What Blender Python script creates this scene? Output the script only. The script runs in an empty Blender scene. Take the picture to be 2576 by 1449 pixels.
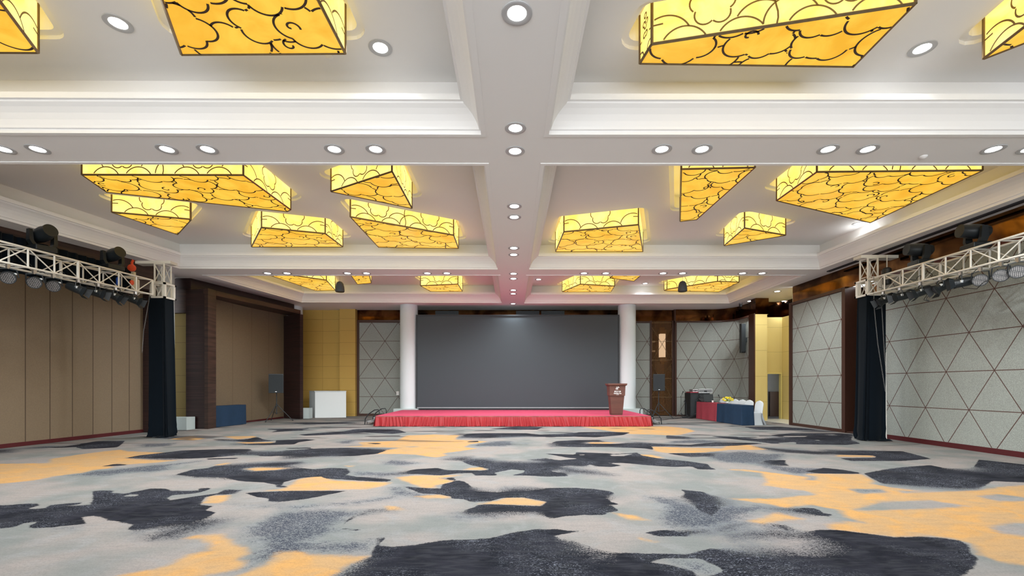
import bpy, bmesh, math, random
import numpy as np
from mathutils import Vector, Matrix

sc = bpy.context.scene
COL = sc.collection
R = math.radians
random.seed(7)

# ---------------------------------------------------------------- camera, world, exposure
F_PX, CX, HY, EYE = 1145.0, 1288.0, 970.0, 1.5      # focal length in pixels, vanishing point, eye height
cam_d = bpy.data.cameras.new('camera')
cam = bpy.data.objects.new('camera', cam_d)
COL.objects.link(cam)
cam.location = (0, 0, EYE)
cam.rotation_euler = (R(90), 0, 0)
cam_d.sensor_width = 36.0
cam_d.lens = 36.0 * F_PX / 2576.0
cam_d.shift_y = (HY - 724.5) / 2576.0
cam_d.clip_end = 200
sc.camera = cam

w = bpy.data.worlds.new('rear_fill')
sc.world = w
w.use_nodes = True
w.node_tree.nodes['Background'].inputs[0].default_value = (0.93, 0.97, 1.0, 1)
w.node_tree.nodes['Background'].inputs[1].default_value = 3.6     # added fill through the unseen hall end, left open to brighten the ceiling

sc.view_settings.view_transform = 'Standard'
sc.view_settings.look = 'None'
sc.view_settings.gamma = 1
sc.view_settings.use_curve_mapping = False
sc.view_settings.exposure = 0.80
sc.cycles.adaptive_threshold = 0.07
sc.cycles.max_bounces = 5
sc.cycles.diffuse_bounces = 3
sc.cycles.glossy_bounces = 3
sc.cycles.transmission_bounces = 3
sc.cycles.transparent_max_bounces = 6
sc.cycles.sample_clamp_indirect = 6
sc.cycles.blur_glossy = 0.5
sc.cycles.caustics_reflective = False
sc.cycles.caustics_refractive = False

DOWN_W = 40.0        # watts of one downlight
SOFFIT, UPPER = 5.25, 6.03

def on(x, y, z):
    """world point at height z seen at pixel (x, y)"""
    Z = F_PX * (z - EYE) / (HY - y)
    return ((x - CX) / F_PX * Z, Z)

# ---------------------------------------------------------------- tags
def tag(o, label=None, cat=None, group=None, kind=None):
    if label: o['label'] = label
    if cat: o['category'] = cat
    if group: o['group'] = group
    if kind: o['kind'] = kind
    return o

def thing(name, label, cat, loc=(0, 0, 0), rz=0.0, group=None):
    o = bpy.data.objects.new(name, None)
    COL.objects.link(o)
    o.location = loc
    o.rotation_euler = (0, 0, rz)
    o.empty_display_size = 0.1
    return tag(o, label, cat, group)

def copy_tree(o, parent=None):
    c = o.copy()
    COL.objects.link(c)
    c.parent = parent
    for ch in list(o.children):
        copy_tree(ch, c)
    return c

# ---------------------------------------------------------------- mesh builder
class MB:
    def __init__(s):
        s.v = []; s.f = []; s.uv = {}
    def add(s, vs, fs):
        b = len(s.v)
        s.v += [tuple(p) for p in vs]
        s.f += [tuple(i + b for i in f) for f in fs]
        return s
    def box(s, a, b):
        x0, y0, z0 = a; x1, y1, z1 = b
        if x0 > x1: x0, x1 = x1, x0
        if y0 > y1: y0, y1 = y1, y0
        if z0 > z1: z0, z1 = z1, z0
        return s.add([(x0,y0,z0),(x1,y0,z0),(x1,y1,z0),(x0,y1,z0),(x0,y0,z1),(x1,y0,z1),(x1,y1,z1),(x0,y1,z1)],
                     [(0,3,2,1),(4,5,6,7),(0,1,5,4),(1,2,6,5),(2,3,7,6),(3,0,4,7)])
    def obox(s, c, size, M=None):
        """box centred at c, with rotation matrix M"""
        hx, hy, hz = size[0]/2, size[1]/2, size[2]/2
        vs = []
        for z in (-hz, hz):
            for x, y in ((-hx,-hy),(hx,-hy),(hx,hy),(-hx,hy)):
                p = Vector((x, y, z))
                if M is not None: p = M @ p
                vs.append(tuple(p + Vector(c)))
        return s.add(vs, [(0,3,2,1),(4,5,6,7),(0,1,5,4),(1,2,6,5),(2,3,7,6),(3,0,4,7)])
    def prism(s, pts, z0, z1, caps=True):
        n = len(pts)
        a = sum(pts[i][0]*pts[(i+1)%n][1]-pts[(i+1)%n][0]*pts[i][1] for i in range(n))
        if a < 0: pts = pts[::-1]
        vs = [(x, y, z0) for x, y in pts] + [(x, y, z1) for x, y in pts]
        fs = [(i, (i+1)%n, n+(i+1)%n, n+i) for i in range(n)]
        if caps: fs += [tuple(range(n))[::-1], tuple(range(n, 2*n))]
        return s.add(vs, fs)
    def tube(s, pts, r, n=8, caps=True):
        """tube through pts; r number or list"""
        P = [Vector(p) for p in pts]
        m = len(P)
        rs = r if isinstance(r, (list, tuple)) else [r]*m
        d0 = (P[1]-P[0]).normalized()
        up = Vector((0,0,1)) if abs(d0.z) < 0.9 else Vector((1,0,0))
        side = d0.cross(up).normalized()
        vs = []
        for i in range(m):
            d = (P[min(i+1,m-1)] - P[max(i-1,0)])
            if d.length < 1e-9: d = d0
            d.normalize()
            side = (side - d*side.dot(d))
            if side.length < 1e-6: side = d.orthogonal()
            side.normalize()
            up = side.cross(d)
            for k in range(n):
                a = 2*math.pi*k/n
                vs.append(tuple(P[i] + side*math.cos(a)*rs[i] + up*math.sin(a)*rs[i]))
        fs = []
        for i in range(m-1):
            for k in range(n):
                a, b = i*n+k, i*n+(k+1)%n
                fs.append((a, a+n, b+n, b))
        if caps:
            fs.append(tuple(range(n)))
            fs.append(tuple((m-1)*n+k for k in range(n))[::-1])
        return s.add(vs, fs)
    def lathe(s, prof, c=(0,0,0), n=24, M=None, caps=True):
        """prof: list of (r, z)"""
        vs = []
        for r_, z in prof:
            for k in range(n):
                a = 2*math.pi*k/n
                p = Vector((r_*math.cos(a), r_*math.sin(a), z))
                if M is not None: p = M @ p
                vs.append(tuple(p + Vector(c)))
        fs = []
        for i in range(len(prof)-1):
            for k in range(n):
                a, b = i*n+k, i*n+(k+1)%n
                fs.append((a, b, b+n, a+n))
        if caps:
            fs.append(tuple(range(n))[::-1])
            fs.append(tuple((len(prof)-1)*n+k for k in range(n)))
        return s.add(vs, fs)
    def quad(s, a, b, c, d, uv=None):
        s.add([a, b, c, d], [(0,1,2,3)])
        if uv: s.uv[len(s.f)-1] = uv
        return s
    def build(s, name, mat, parent=None, world=True, smooth=False, origin=None, bevel=0, autosm=None, mat2_from=None):
        v = np.array(s.v, dtype=float).reshape(-1, 3)
        off = np.zeros(3)
        if parent is not None and world:
            p = parent
            while p is not None:
                off += np.array(p.location); p = p.parent
        if parent is None and origin is not None: off = np.array(origin, dtype=float)
        if parent is None and origin is None and len(v):
            lo, hi = v.min(0), v.max(0)
            off = np.array(((lo[0]+hi[0])/2, (lo[1]+hi[1])/2, lo[2]))
        v = v - off
        me = bpy.data.meshes.new(name)
        me.from_pydata([tuple(p) for p in v], [], s.f)
        if s.uv:
            ul = me.uv_layers.new(name='UVMap')
            for fi, uvs in s.uv.items():
                for li, uv in zip(me.polygons[fi].loop_indices, uvs):
                    ul.data[li].uv = uv
        for m_ in (mat if isinstance(mat, (list, tuple)) else [mat]): me.materials.append(m_)
        if mat2_from is not None:
            for p in me.polygons:
                if p.index >= mat2_from: p.material_index = 1
        if smooth:
            for p in me.polygons: p.use_smooth = True
        o = bpy.data.objects.new(name, me)
        COL.objects.link(o)
        if parent is not None: o.parent = parent
        else: o.location = tuple(off)
        if smooth and autosm is not False:
            try:
                md = o.modifiers.new('edges', 'EDGE_SPLIT'); md.split_angle = R(autosm or 40)
            except Exception: pass
        if bevel:
            b = o.modifiers.new('bevel', 'BEVEL'); b.width = bevel; b.segments = 2; b.limit_method = 'ANGLE'
        me.update()
        return o

def struct(mb, name, mat, smooth=False, **k):
    return tag(mb.build(name, mat, smooth=smooth, origin=(0,0,0), **k), kind='structure')

# ---------------------------------------------------------------- materials
MATS = {}
def nt(name):
    m = bpy.data.materials.new(name); m.use_nodes = True
    t = m.node_tree
    return m, t, t.nodes['Principled BSDF']
def math_n(t, op, a, b=None, c=None, clamp=False):
    n = t.nodes.new('ShaderNodeMath'); n.operation = op; n.use_clamp = clamp
    for i, x in enumerate((a, b, c)):
        if x is None: continue
        if isinstance(x, (int, float)): n.inputs[i].default_value = x
        else: t.links.new(x, n.inputs[i])
    return n.outputs[0]
def mixc(t, f, a, b):
    n = t.nodes.new('ShaderNodeMix'); n.data_type = 'RGBA'
    for i, x in ((0, f), (6, a), (7, b)):
        if isinstance(x, (int, float)): n.inputs[i].default_value = x
        elif isinstance(x, tuple): n.inputs[i].default_value = (*x, 1)[:4]
        else: t.links.new(x, n.inputs[i])
    return n.outputs[2]
def noise(t, scale, detail=2, vec=None, dist=0.0, rough=0.5):
    n = t.nodes.new('ShaderNodeTexNoise'); n.inputs['Scale'].default_value = scale
    n.inputs['Detail'].default_value = detail; n.inputs['Distortion'].default_value = dist
    n.inputs['Roughness'].default_value = rough
    if vec is not None: t.links.new(vec, n.inputs['Vector'])
    return n.outputs[0]
def objco(t, scale=(1,1,1), out='Object'):
    c = t.nodes.new('ShaderNodeTexCoord'); m = t.nodes.new('ShaderNodeMapping')
    m.inputs['Scale'].default_value = scale
    t.links.new(c.outputs[out], m.inputs['Vector'])
    return m.outputs[0]
def ramp(t, f, lo, hi):
    n = t.nodes.new('ShaderNodeMapRange'); n.interpolation_type = 'SMOOTHSTEP'
    n.inputs['From Min'].default_value = lo; n.inputs['From Max'].default_value = hi
    t.links.new(f, n.inputs['Value'])
    return n.outputs[0]
def bump(t, b, h, strength=0.3, dist=0.01):
    n = t.nodes.new('ShaderNodeBump'); n.inputs['Strength'].default_value = strength
    n.inputs['Distance'].default_value = dist
    t.links.new(h, n.inputs['Height']); t.links.new(n.outputs[0], b.inputs['Normal'])

def mat(name, col, rough=0.6, metal=0.0, var=0.08, vs=6.0, scale=(1,1,1), bmp=0.0, bs=80.0, spec=0.4, sheen=0.0, coat=0.0):
    """base colour with a little procedural variation"""
    if name in MATS: return MATS[name]
    m, t, b = nt(name)
    co = objco(t, scale)
    f = noise(t, vs, 3, co)
    a = tuple(max(0, c*(1-var)) for c in col); c2 = tuple(min(1, c*(1+var)) for c in col)
    t.links.new(mixc(t, f, a, c2), b.inputs['Base Color'])
    b.inputs['Roughness'].default_value = rough; b.inputs['Metallic'].default_value = metal
    b.inputs['Specular IOR Level'].default_value = spec
    if sheen: b.inputs['Sheen Weight'].default_value = sheen
    if coat: b.inputs['Coat Weight'].default_value = coat
    if bmp: bump(t, b, noise(t, bs, 2, co), bmp)
    MATS[name] = m
    return m
def emis(name, col, strength, var=0.0, vs=4.0, col2=None):
    if name in MATS: return MATS[name]
    m, t, b = nt(name)
    b.inputs['Base Color'].default_value = (*[c*0.08 for c in col], 1)
    b.inputs['Roughness'].default_value = 0.25
    if col2:
        f = noise(t, vs, 5, objco(t), dist=0.8, rough=0.6)
        t.links.new(mixc(t, ramp(t, f, 0.3, 0.7), col, col2), b.inputs['Emission Color'])
    else: b.inputs['Emission Color'].default_value = (*col, 1)
    b.inputs['Emission Strength'].default_value = strength
    m.cycles.emission_sampling = 'NONE'
    MATS[name] = m
    return m

M_white = mat('ceiling_white_paint', (0.895, 0.88, 0.87), 0.75, var=0.012, vs=1.0)
M_upper = mat('ceiling_tray_paint', (0.90, 0.885, 0.875), 0.8, var=0.012, vs=1.0)
M_black = mat('black_plastic', (0.018, 0.021, 0.024), 0.42, var=0.15, bmp=0.05)
M_black2 = mat('black_powder_coat', (0.03, 0.036, 0.04), 0.5, var=0.2)
M_alu = mat('white_painted_truss_tube', (0.72, 0.70, 0.64), 0.38, var=0.12, vs=3)
M_steel = mat('galvanised_steel', (0.5, 0.5, 0.5), 0.35, 1.0, var=0.1)
M_velvet = mat('black_velvet', (0.003, 0.006, 0.010), 0.95, var=0.3, vs=2, spec=0.1, sheen=0.03, scale=(1,1,0.2))
M_plaster = mat('white_column_plaster', (0.64, 0.71, 0.73), 0.6, var=0.02, vs=3, bmp=0.03, bs=20)
M_plinth = mat('pale_plinth_board', (0.46, 0.52, 0.52), 0.6, var=0.02)
M_yellow = None
M_brass = mat('dark_brass_frame', (0.22, 0.15, 0.075), 0.35, 0.7, var=0.25, vs=14)
M_lead = mat('brown_leading', (0.07, 0.036, 0.018), 0.4, 0.2, var=0.5, vs=22)
M_lead2 = mat('olive_brown_leading', (0.24, 0.14, 0.035), 0.4, 0.2, var=0.3, vs=22)
M_trimring = mat('downlight_ring', (0.5, 0.5, 0.51), 0.4, 0.0, var=0.03)
M_red = mat('pink_red_stage_carpet', (0.52, 0.055, 0.12), 0.9, var=0.12, vs=5, scale=(1,6,1), bmp=0.2, bs=200)
M_skirt = mat('red_satin_skirt', (0.36, 0.015, 0.02), 0.42, var=0.1, vs=5, sheen=0.2)
M_navy = mat('navy_table_cloth', (0.008, 0.030, 0.070), 0.8, var=0.15, vs=10, bmp=0.1)
M_redcloth = mat('wine_red_table_cloth', (0.32, 0.04, 0.06), 0.8, var=0.1, vs=10, bmp=0.1)
M_cover = mat('white_chair_cover', (0.62, 0.66, 0.69), 0.7, var=0.03, vs=6)
M_lens = emis('downlight_lens', (1.0, 1.0, 0.98), 9.0)
M_skirting = mat('dark_red_skirting', (0.075, 0.012, 0.014), 0.35, var=0.2, vs=3)
M_frame = mat('dark_walnut_frame', (0.06, 0.026, 0.018), 0.32, var=0.3, vs=20, scale=(4,4,0.3))
M_screen = mat('led_screen_face', (0.038, 0.050, 0.059), 0.5, var=0.05, vs=400, bmp=0.1, bs=500)
M_marble = mat('pale_marble_tile', (0.7, 0.7, 0.64), 0.25, var=0.05)
M_grey = mat('grey_wall_paint', (0.3, 0.31, 0.32), 0.8, var=0.04)

def wood_stripe(name, c1, c2, rough=0.4, dens=34.0):
    m, t, b = nt(name)
    co = objco(t, (0.6, 0.6, dens))
    f = noise(t, 1.0, 4, co, rough=0.65)
    t.links.new(mixc(t, ramp(t, f, 0.32, 0.68), c1, c2), b.inputs['Base Color'])
    b.inputs['Roughness'].default_value = rough
    bump(t, b, f, 0.15)
    return m
M_wenge = wood_stripe('dark_striped_wood', (0.012, 0.006, 0.006), (0.040, 0.017, 0.016), 0.38)
M_wenge2 = wood_stripe('brown_striped_header_wood', (0.022, 0.011, 0.008), (0.065, 0.031, 0.022), 0.45, 9.0)
M_podium = wood_stripe('red_brown_podium_wood', (0.09, 0.033, 0.024), (0.135, 0.05, 0.034), 0.55, 3.0)

m, t, b = nt('bronze_mirror_glass')
f = noise(t, 1.2, 3, objco(t), dist=0.5)
t.links.new(mixc(t, ramp(t, f, 0.35, 0.65), (0.055, 0.022, 0.010), (0.22, 0.10, 0.036)), b.inputs['Base Color'])
b.inputs['Metallic'].default_value = 1.0; b.inputs['Roughness'].default_value = 0.09
M_mirror = m

def line_at(t, x, period, phase, half, soft=0.003):
    """1 on a line of half-width `half` repeating along x"""
    a = math_n(t, 'DIVIDE', math_n(t, 'SUBTRACT', x, phase), period)
    fr = math_n(t, 'ABSOLUTE', math_n(t, 'SUBTRACT', math_n(t, 'FRACT', math_n(t, 'ADD', a, 0.5)), 0.5))
    d = math_n(t, 'MULTIPLY', fr, period)
    return math_n(t, 'SUBTRACT', 1.0, ramp(t, d, half, half+soft))

def tri_mat(name, s, row, u0, v0, half=0.007, col=(0.305, 0.325, 0.300), line=(0.085, 0.038, 0.03)):
    m, t, b = nt(name)
    uv = t.nodes.new('ShaderNodeUVMap'); sp = t.nodes.new('ShaderNodeSeparateXYZ')
    t.links.new(uv.outputs[0], sp.inputs[0])
    U, V = sp.outputs[0], sp.outputs[1]
    h = line_at(t, V, row, v0, half)
    vp = math_n(t, 'DIVIDE', math_n(t, 'SUBTRACT', V, v0), row)
    up = math_n(t, 'DIVIDE', math_n(t, 'SUBTRACT', U, u0), s)
    mm = math.sqrt(1/s**2 + 1/(4*row**2))
    tot = h
    for sg in (-0.5, 0.5):
        a = math_n(t, 'ADD', up, math_n(t, 'MULTIPLY', vp, sg))
        tot = math_n(t, 'MAXIMUM', tot, line_at(t, a, 1.0, 0.0, half*mm, 0.003*mm))
    co = objco(t)
    f1 = noise(t, 130, 0, objco(t, (1, 1, 0.35))); f2 = noise(t, 130, 0, objco(t, (0.35, 0.35, 1))); f3 = noise(t, 0.8, 3, co)
    ff = math_n(t, 'ADD', math_n(t, 'MULTIPLY', math_n(t, 'ADD', f1, f2), 0.45), math_n(t, 'MULTIPLY', f3, 0.2))
    base = mixc(t, ramp(t, ff, 0.35, 0.75), tuple(c*0.80 for c in col), tuple(c*1.18 for c in col))
    t.links.new(mixc(t, tot, base, line), b.inputs['Base Color'])
    b.inputs['Roughness'].default_value = 0.85
    bump(t, b, math_n(t, 'SUBTRACT', math_n(t, 'MULTIPLY', ff, 0.2), tot), 0.5, 0.01)
    return m
def grid_mat(name, col, pu, pv, u0, v0, half=0.005, line=(0.2, 0.12, 0.03), vs=60, rough=0.75, only_u=False, tex=0.12):
    m, t, b = nt(name)
    uv = t.nodes.new('ShaderNodeUVMap'); sp = t.nodes.new('ShaderNodeSeparateXYZ')
    t.links.new(uv.outputs[0], sp.inputs[0])
    tot = line_at(t, sp.outputs[0], pu, u0, half)
    if not only_u: tot = math_n(t, 'MAXIMUM', tot, line_at(t, sp.outputs[1], pv, v0, half))
    f = noise(t, vs, 4, objco(t), dist=0.6)
    base = mixc(t, f, tuple(c*(1-tex) for c in col), tuple(min(1, c*(1+tex)) for c in col))
    t.links.new(mixc(t, tot, base, line), b.inputs['Base Color'])
    b.inputs['Roughness'].default_value = rough
    bump(t, b, math_n(t, 'SUBTRACT', math_n(t, 'MULTIPLY', f, 0.4), tot), 0.4, 0.01)
    return m
M_tri_near = tri_mat('fabric_triangles_near', 1.115, 0.90, 10.02, 1.835, 0.0075)
M_tri_far = tri_mat('fabric_triangles_far', 1.115, 0.90, 15.8, 1.835)
M_tri_bl = tri_mat('fabric_triangles_back_left', 1.31, 0.92, -7.62, 1.87, 0.008)
M_tri_br = tri_mat('fabric_triangles_back_right', 1.115, 0.92, 6.15, 2.77, 0.008)
M_tri_cv = tri_mat('fabric_triangles_curved', 1.10, 0.92, 8.68, 2.77, 0.008)
M_part = grid_mat('tan_partition_fabric', (0.19, 0.138, 0.086), 0.553, 5, 11.36, 2, 0.008, (0.05, 0.03, 0.015), vs=45, only_u=True, tex=0.22)
M_part2 = grid_mat('tan_partition_fabric_far', (0.165, 0.120, 0.074), 1.1, 5, 16.5, 2, 0.006, (0.09, 0.06, 0.035), vs=25, only_u=True, tex=0.22)
M_yellow = grid_mat('yellow_wall_covering', (0.52, 0.335, 0.08), 1.2, 0.585, -9.4, 0.1, 0.005, (0.3, 0.2, 0.05), vs=120, tex=0.08)
M_yellow2 = grid_mat('yellow_alcove_covering', (0.62, 0.48, 0.17), 3.0, 1.1, 0, 0.8, 0.005, (0.4, 0.3, 0.1), vs=120, tex=0.06)

def wall_quad(mb, p0, p1, z0, z1, u0=None, u1=None):
    """vertical quad from p0 to p1 (x, y) with metric uv"""
    L = math.dist(p0, p1)
    if u0 is None: u0 = 0.0
    if u1 is None: u1 = u0 + L
    mb.quad((p0[0], p0[1], z0), (p1[0], p1[1], z0), (p1[0], p1[1], z1), (p0[0], p0[1], z1),
            uv=[(u0, z0), (u1, z0), (u1, z1), (u0, z1)])

# ================================================================ FLOOR: patterned carpet
TA, TB, TC = (0, 1060), (800, 1060), (1676, 1060)
SCL = 900/2576
def P(tile, s):
    n = [float(x) for x in s.split()]
    out = []
    for i in range(0, len(n), 2):
        px, py = tile[0] + n[i]*SCL, tile[1] + n[i+1]*SCL
        Z = F_PX*EYE/(py-HY)
        out.append(((px-CX)/F_PX*Z, Z))
    return out
DARK = [
 P(TA,'-300 800 -300 600 0 605 100 600 170 592 265 592 290 600 200 630 330 628 360 600 600 583 560 600 470 612 655 600 668 560 665 505 720 497 820 500 800 515 900 520 1000 500 1080 485 1190 483 1230 500 1430 500 1430 480 1530 480 1480 500 1400 520 1380 535 1560 520 1620 490 1760 492 1720 505 1680 525 1560 528 1480 545 1440 600 1530 610 1480 640 1550 655 1500 700 1600 718 1500 760 1340 800 1240 840 1100 850 1090 828 1230 775 1160 768 1000 790 910 780 960 745 900 730 780 710 720 685 640 680 590 690 620 735 500 750 300 768 200 765 230 740 300 718 160 735 100 765 0 770'),
 P(TA,'1255 385 1400 345 1480 340 1560 318 1750 305 2000 292 2180 288 2200 300 2100 318 2130 330 2250 345 2400 335 2500 340 2530 362 2490 385 2570 400 2690 402 2820 420 2790 435 2640 430 2490 420 2350 412 2310 398 2250 400 2160 410 2050 435 2030 460 2090 475 1990 475 1980 455 1900 440 1750 432 1600 410 1400 405'),
 P(TA,'900 265 1000 245 1180 225 1300 210 1600 200 1800 200 1830 215 2000 215 2050 208 2300 195 2500 190 2700 195 2810 200 2710 235 2540 250 2300 255 2200 262 2050 270 2050 255 1990 245 1700 245 1500 262 1200 275 1000 268'),
 P(TA,'150 195 330 180 460 180 700 142 900 140 880 160 850 185 800 190 600 200 540 185 450 190'),
 P(TA,'-100 205 110 200 70 225 -100 228'),
 P(TA,'730 325 830 305 920 310 900 318'),
 P(TA,'1760 515 1850 510 2100 500 2500 500 2400 520 2200 560 2000 582 1930 575 1940 555 1850 545'),
 P(TA,'1700 165 1800 160 1980 155 1990 135 2200 128 2280 132 2150 150 2120 165 1900 172 1700 168'),
 P(TA,'1500 128 1650 130 1760 130 1850 112 1900 130 1980 140 1800 150 1700 145 1600 140'),
 P(TA,'1900 55 2230 50 2180 65 1950 78 2000 65'),
 P(TA,'2140 95 2400 75 2470 72 2570 55 2850 55 2930 80 2830 90 2620 80 2490 92 2200 103'),
 P(TA,'1480 268 1720 262 1700 270 1500 275'), P(TA,'1830 250 2000 240 1980 252'), P(TA,'2050 192 2230 188 2250 196 2080 197'),
 P(TA,'1160 125 1250 108 1290 115 1220 130'), P(TA,'1850 0 2100 12 2500 5 2600 15 2200 22'), 
 P(TB,'600 465 760 480 880 485 890 455 990 430 880 408 980 405 990 420 1060 435 1100 465 1180 495 1290 510 1380 480 1600 480 1850 478 2000 488 2110 505 2135 520 2105 545 2110 580 2180 600 2070 600 2120 610 2170 645 2090 655 2060 675 1900 675 1760 685 1680 705 1650 690 1560 665 1400 665 1200 680 1080 680 1020 655 1100 625 1170 598 1300 598 1600 610 1650 580 1480 548 1340 550 1240 575 1100 580 1050 560 960 555 950 540 870 525 750 520'),
 P(TB,'920 275 1000 260 1080 255 1100 268 1230 270 1300 285 1500 292 1580 290 1500 275 1640 265 1740 280 1880 268 1800 262 1620 230 1850 240 1860 222 2100 230 2130 235 2300 225 2330 245 2460 268 2640 284 2807 308 2827 332 2877 348 2737 345 2690 325 2576 328 2500 325 2400 318 2200 300 2080 298 2190 318 2120 328 2000 325 1960 310 1930 325 1850 325 1830 320 1780 325 1900 350 1950 352 2100 385 1900 375 1810 372 1800 395 1650 398 1500 390 1380 390 1480 370 1490 355 1400 345 1270 370 1300 390 1130 390 1110 372 1000 375 880 390 700 380 560 385 430 385 560 372 700 345 860 335 920 350 1180 355 1240 345 1100 315 1050 295 1030 285'),
 P(TB,'1665 160 1720 142 1850 135 2030 133 2080 150 1950 150 1930 160 2150 162 2300 150 2450 160 2576 165 2760 172 2880 178 2700 182 2400 180 2420 205 2350 195 2100 185 1850 185 1690 180'),
 P(TB,'1000 118 1080 88 1200 85 1500 85 1600 95 1760 90 1880 78 2100 75 2250 80 2200 98 2000 115 1850 110 1700 112 1500 110 1200 122'),
 P(TB,'1230 55 1400 40 1620 42 1580 60 1430 60'),
 P(TB,'340 158 420 156 465 160 420 165'), P(TB,'1065 145 1150 140 1160 150 1080 150'),
 P(TB,'130 1113 -60 1240 2900 1240 4600 1240 4637 1113 4727 1050 4747 985 4697 950 4687 890 4627 860 4507 840 4337 830 4157 835 4007 815 3807 790 3687 778 3557 785 3457 800 3267 795 3107 800 2957 820 3007 840 3207 825 3407 830 3557 855 3607 895 3507 945 3407 935 3207 925 2957 920 2807 915 2657 960 2507 955 2300 950 2100 945 1950 910 1850 870 1760 850 1700 820 1850 797 1950 785 1830 790 1700 775 1550 778 1400 800 1250 840 1080 852 900 855 700 890 520 905 430 890 480 850 470 828 420 840 400 920 380 970 260 1030'),
 P(TB,'2350 800 2480 782 2576 785 2807 775 2827 795 2650 830 2430 825'),
 P(TB,'480 635 380 636 290 665 200 710 150 755 170 775 310 790 300 780 175 768 162 758 210 722 300 680 400 645'),
 P(TC,'100 490 250 505 400 550 460 600 400 620 330 680 250 650 160 590 100 545 140 515'),
 P(TC,'740 630 820 625 1050 622 1110 640 1130 660 1210 672 1160 685 1000 670 850 645'),
 P(TC,'1420 375 1550 350 1700 330 1900 315 2000 335 2200 350 2250 275 2576 310 2800 330 2800 450 2576 440 2350 430 2250 490 2080 490 1800 470 1560 450 1480 410'),
 P(TC,'620 180 800 195 950 205 1100 215 1160 205 1700 215 1800 240 1910 270 1700 285 1500 285 1330 285 1240 265 1500 262 1510 250 1230 240 1100 240 850 225 760 212'),
 P(TC,'640 300 720 280 860 278 860 300 890 320 750 320'), P(TC,'0 230 200 228 400 225 350 250 180 258'),
 P(TC,'320 105 500 110 650 125 820 115 750 100 900 85 1250 85 1350 95 1330 130 1400 160 1300 170 1160 168 960 165 760 160 650 145 400 120'),
 P(TC,'560 40 800 38 1000 50 1170 70 900 65 650 60'), P(TC,'0 100 200 115 190 130 0 125'),
 P(TC,'200 165 350 150 640 155 700 160 500 175 300 180 100 180'),
 P(TC,'1000 360 1130 335 1250 345 1400 370 1380 378 1100 375'), P(TC,'730 745 830 740 960 790 880 790 800 765'),
 P(TC,'370 770 450 740 545 738 500 775 400 795'),
]
HOLES = [P(TA,'880 540 940 525 1005 527 980 540'), P(TA,'1200 555 1240 530 1380 522 1500 508 1560 520 1400 540 1230 568'),
 P(TA,'1755 342 1860 330 2100 335 2000 350 1830 358'), P(TB,'1690 360 1740 353 1770 360 1720 367'), P(TB,'1870 240 1930 238 1900 246'),
 P(TB,'2105 240 2280 232 2200 250 2110 250'), P(TC,'1220 240 1490 245 1510 258 1230 255'), P(TC,'840 105 1020 105 1000 112 850 112'),
 P(TC,'1120 92 1220 90 1200 100'), P(TC,'800 155 930 148 940 160 860 168'), P(TC,'1060 135 1110 132 1100 140'),
 P(TC,'-127 1010 0 985 250 990 380 1050 410 1080 340 1113 230 1113 190 1080 60 1040')]
MID = [P(TA,'380 392 560 375 680 350 800 345 1100 310 1250 300 1480 275 1500 285 1260 320 1270 345 1100 370 900 375 800 398 600 400'),
 P(TA,'1700 780 2000 640 2300 620 2670 640 2560 690 2450 750 2490 790 2300 850 2576 850 2770 825 2720 890 2680 965 2400 965 2250 955 2000 1000 1750 1080 1500 1113 1700 1050 1830 900 1740 850'),
 P(TA,'1500 590 1700 590 2000 600 2290 590 2600 560 2900 520 2900 560 2600 600 2100 640'),
 P(TA,'350 770 620 735 640 750 520 785 380 790'),
 P(TB,'1050 180 1250 140 1420 140 1430 170 1350 185'), P(TB,'2330 530 2450 530 2576 550 2700 590 3200 600 3300 640 3200 665 3100 705 3050 745 2850 790 2500 780 2400 700 2450 600 2330 560'),
 P(TB,'430 290 560 270 800 300 600 325 450 315'), P(TB,'200 355 400 360 640 370 500 400 250 395'), P(TB,'480 470 620 460 700 500 900 530 740 560 500 540'),
 P(TB,'880 690 1020 655 1100 690 950 700'), P(TC,'200 240 540 210 700 230 900 230 850 280 650 310 400 300'), P(TC,'620 300 900 325 1150 335 1400 370 1000 390 900 380 700 340'),
 P(TC,'1310 485 1550 490 1600 510 1400 520'), P(TC,'1690 500 1900 508 1880 514 1700 512'), P(TC,'980 385 1080 395 1070 425 980 420 1040 405'),
 P(TC,'730 745 960 790 850 800 740 770'), P(TC,'0 140 200 130 500 140 300 160 0 160'), P(TB,'2507 985 2757 990 2887 1050 2917 1080 2830 1113 2740 1113 2567 1040'),
 P(TB,'100 150 240 130 290 135 260 160 150 165'), P(TA,'950 165 1300 150 1250 180 1000 190'), P(TB,'1400 150 1560 155 1500 165')]
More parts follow.
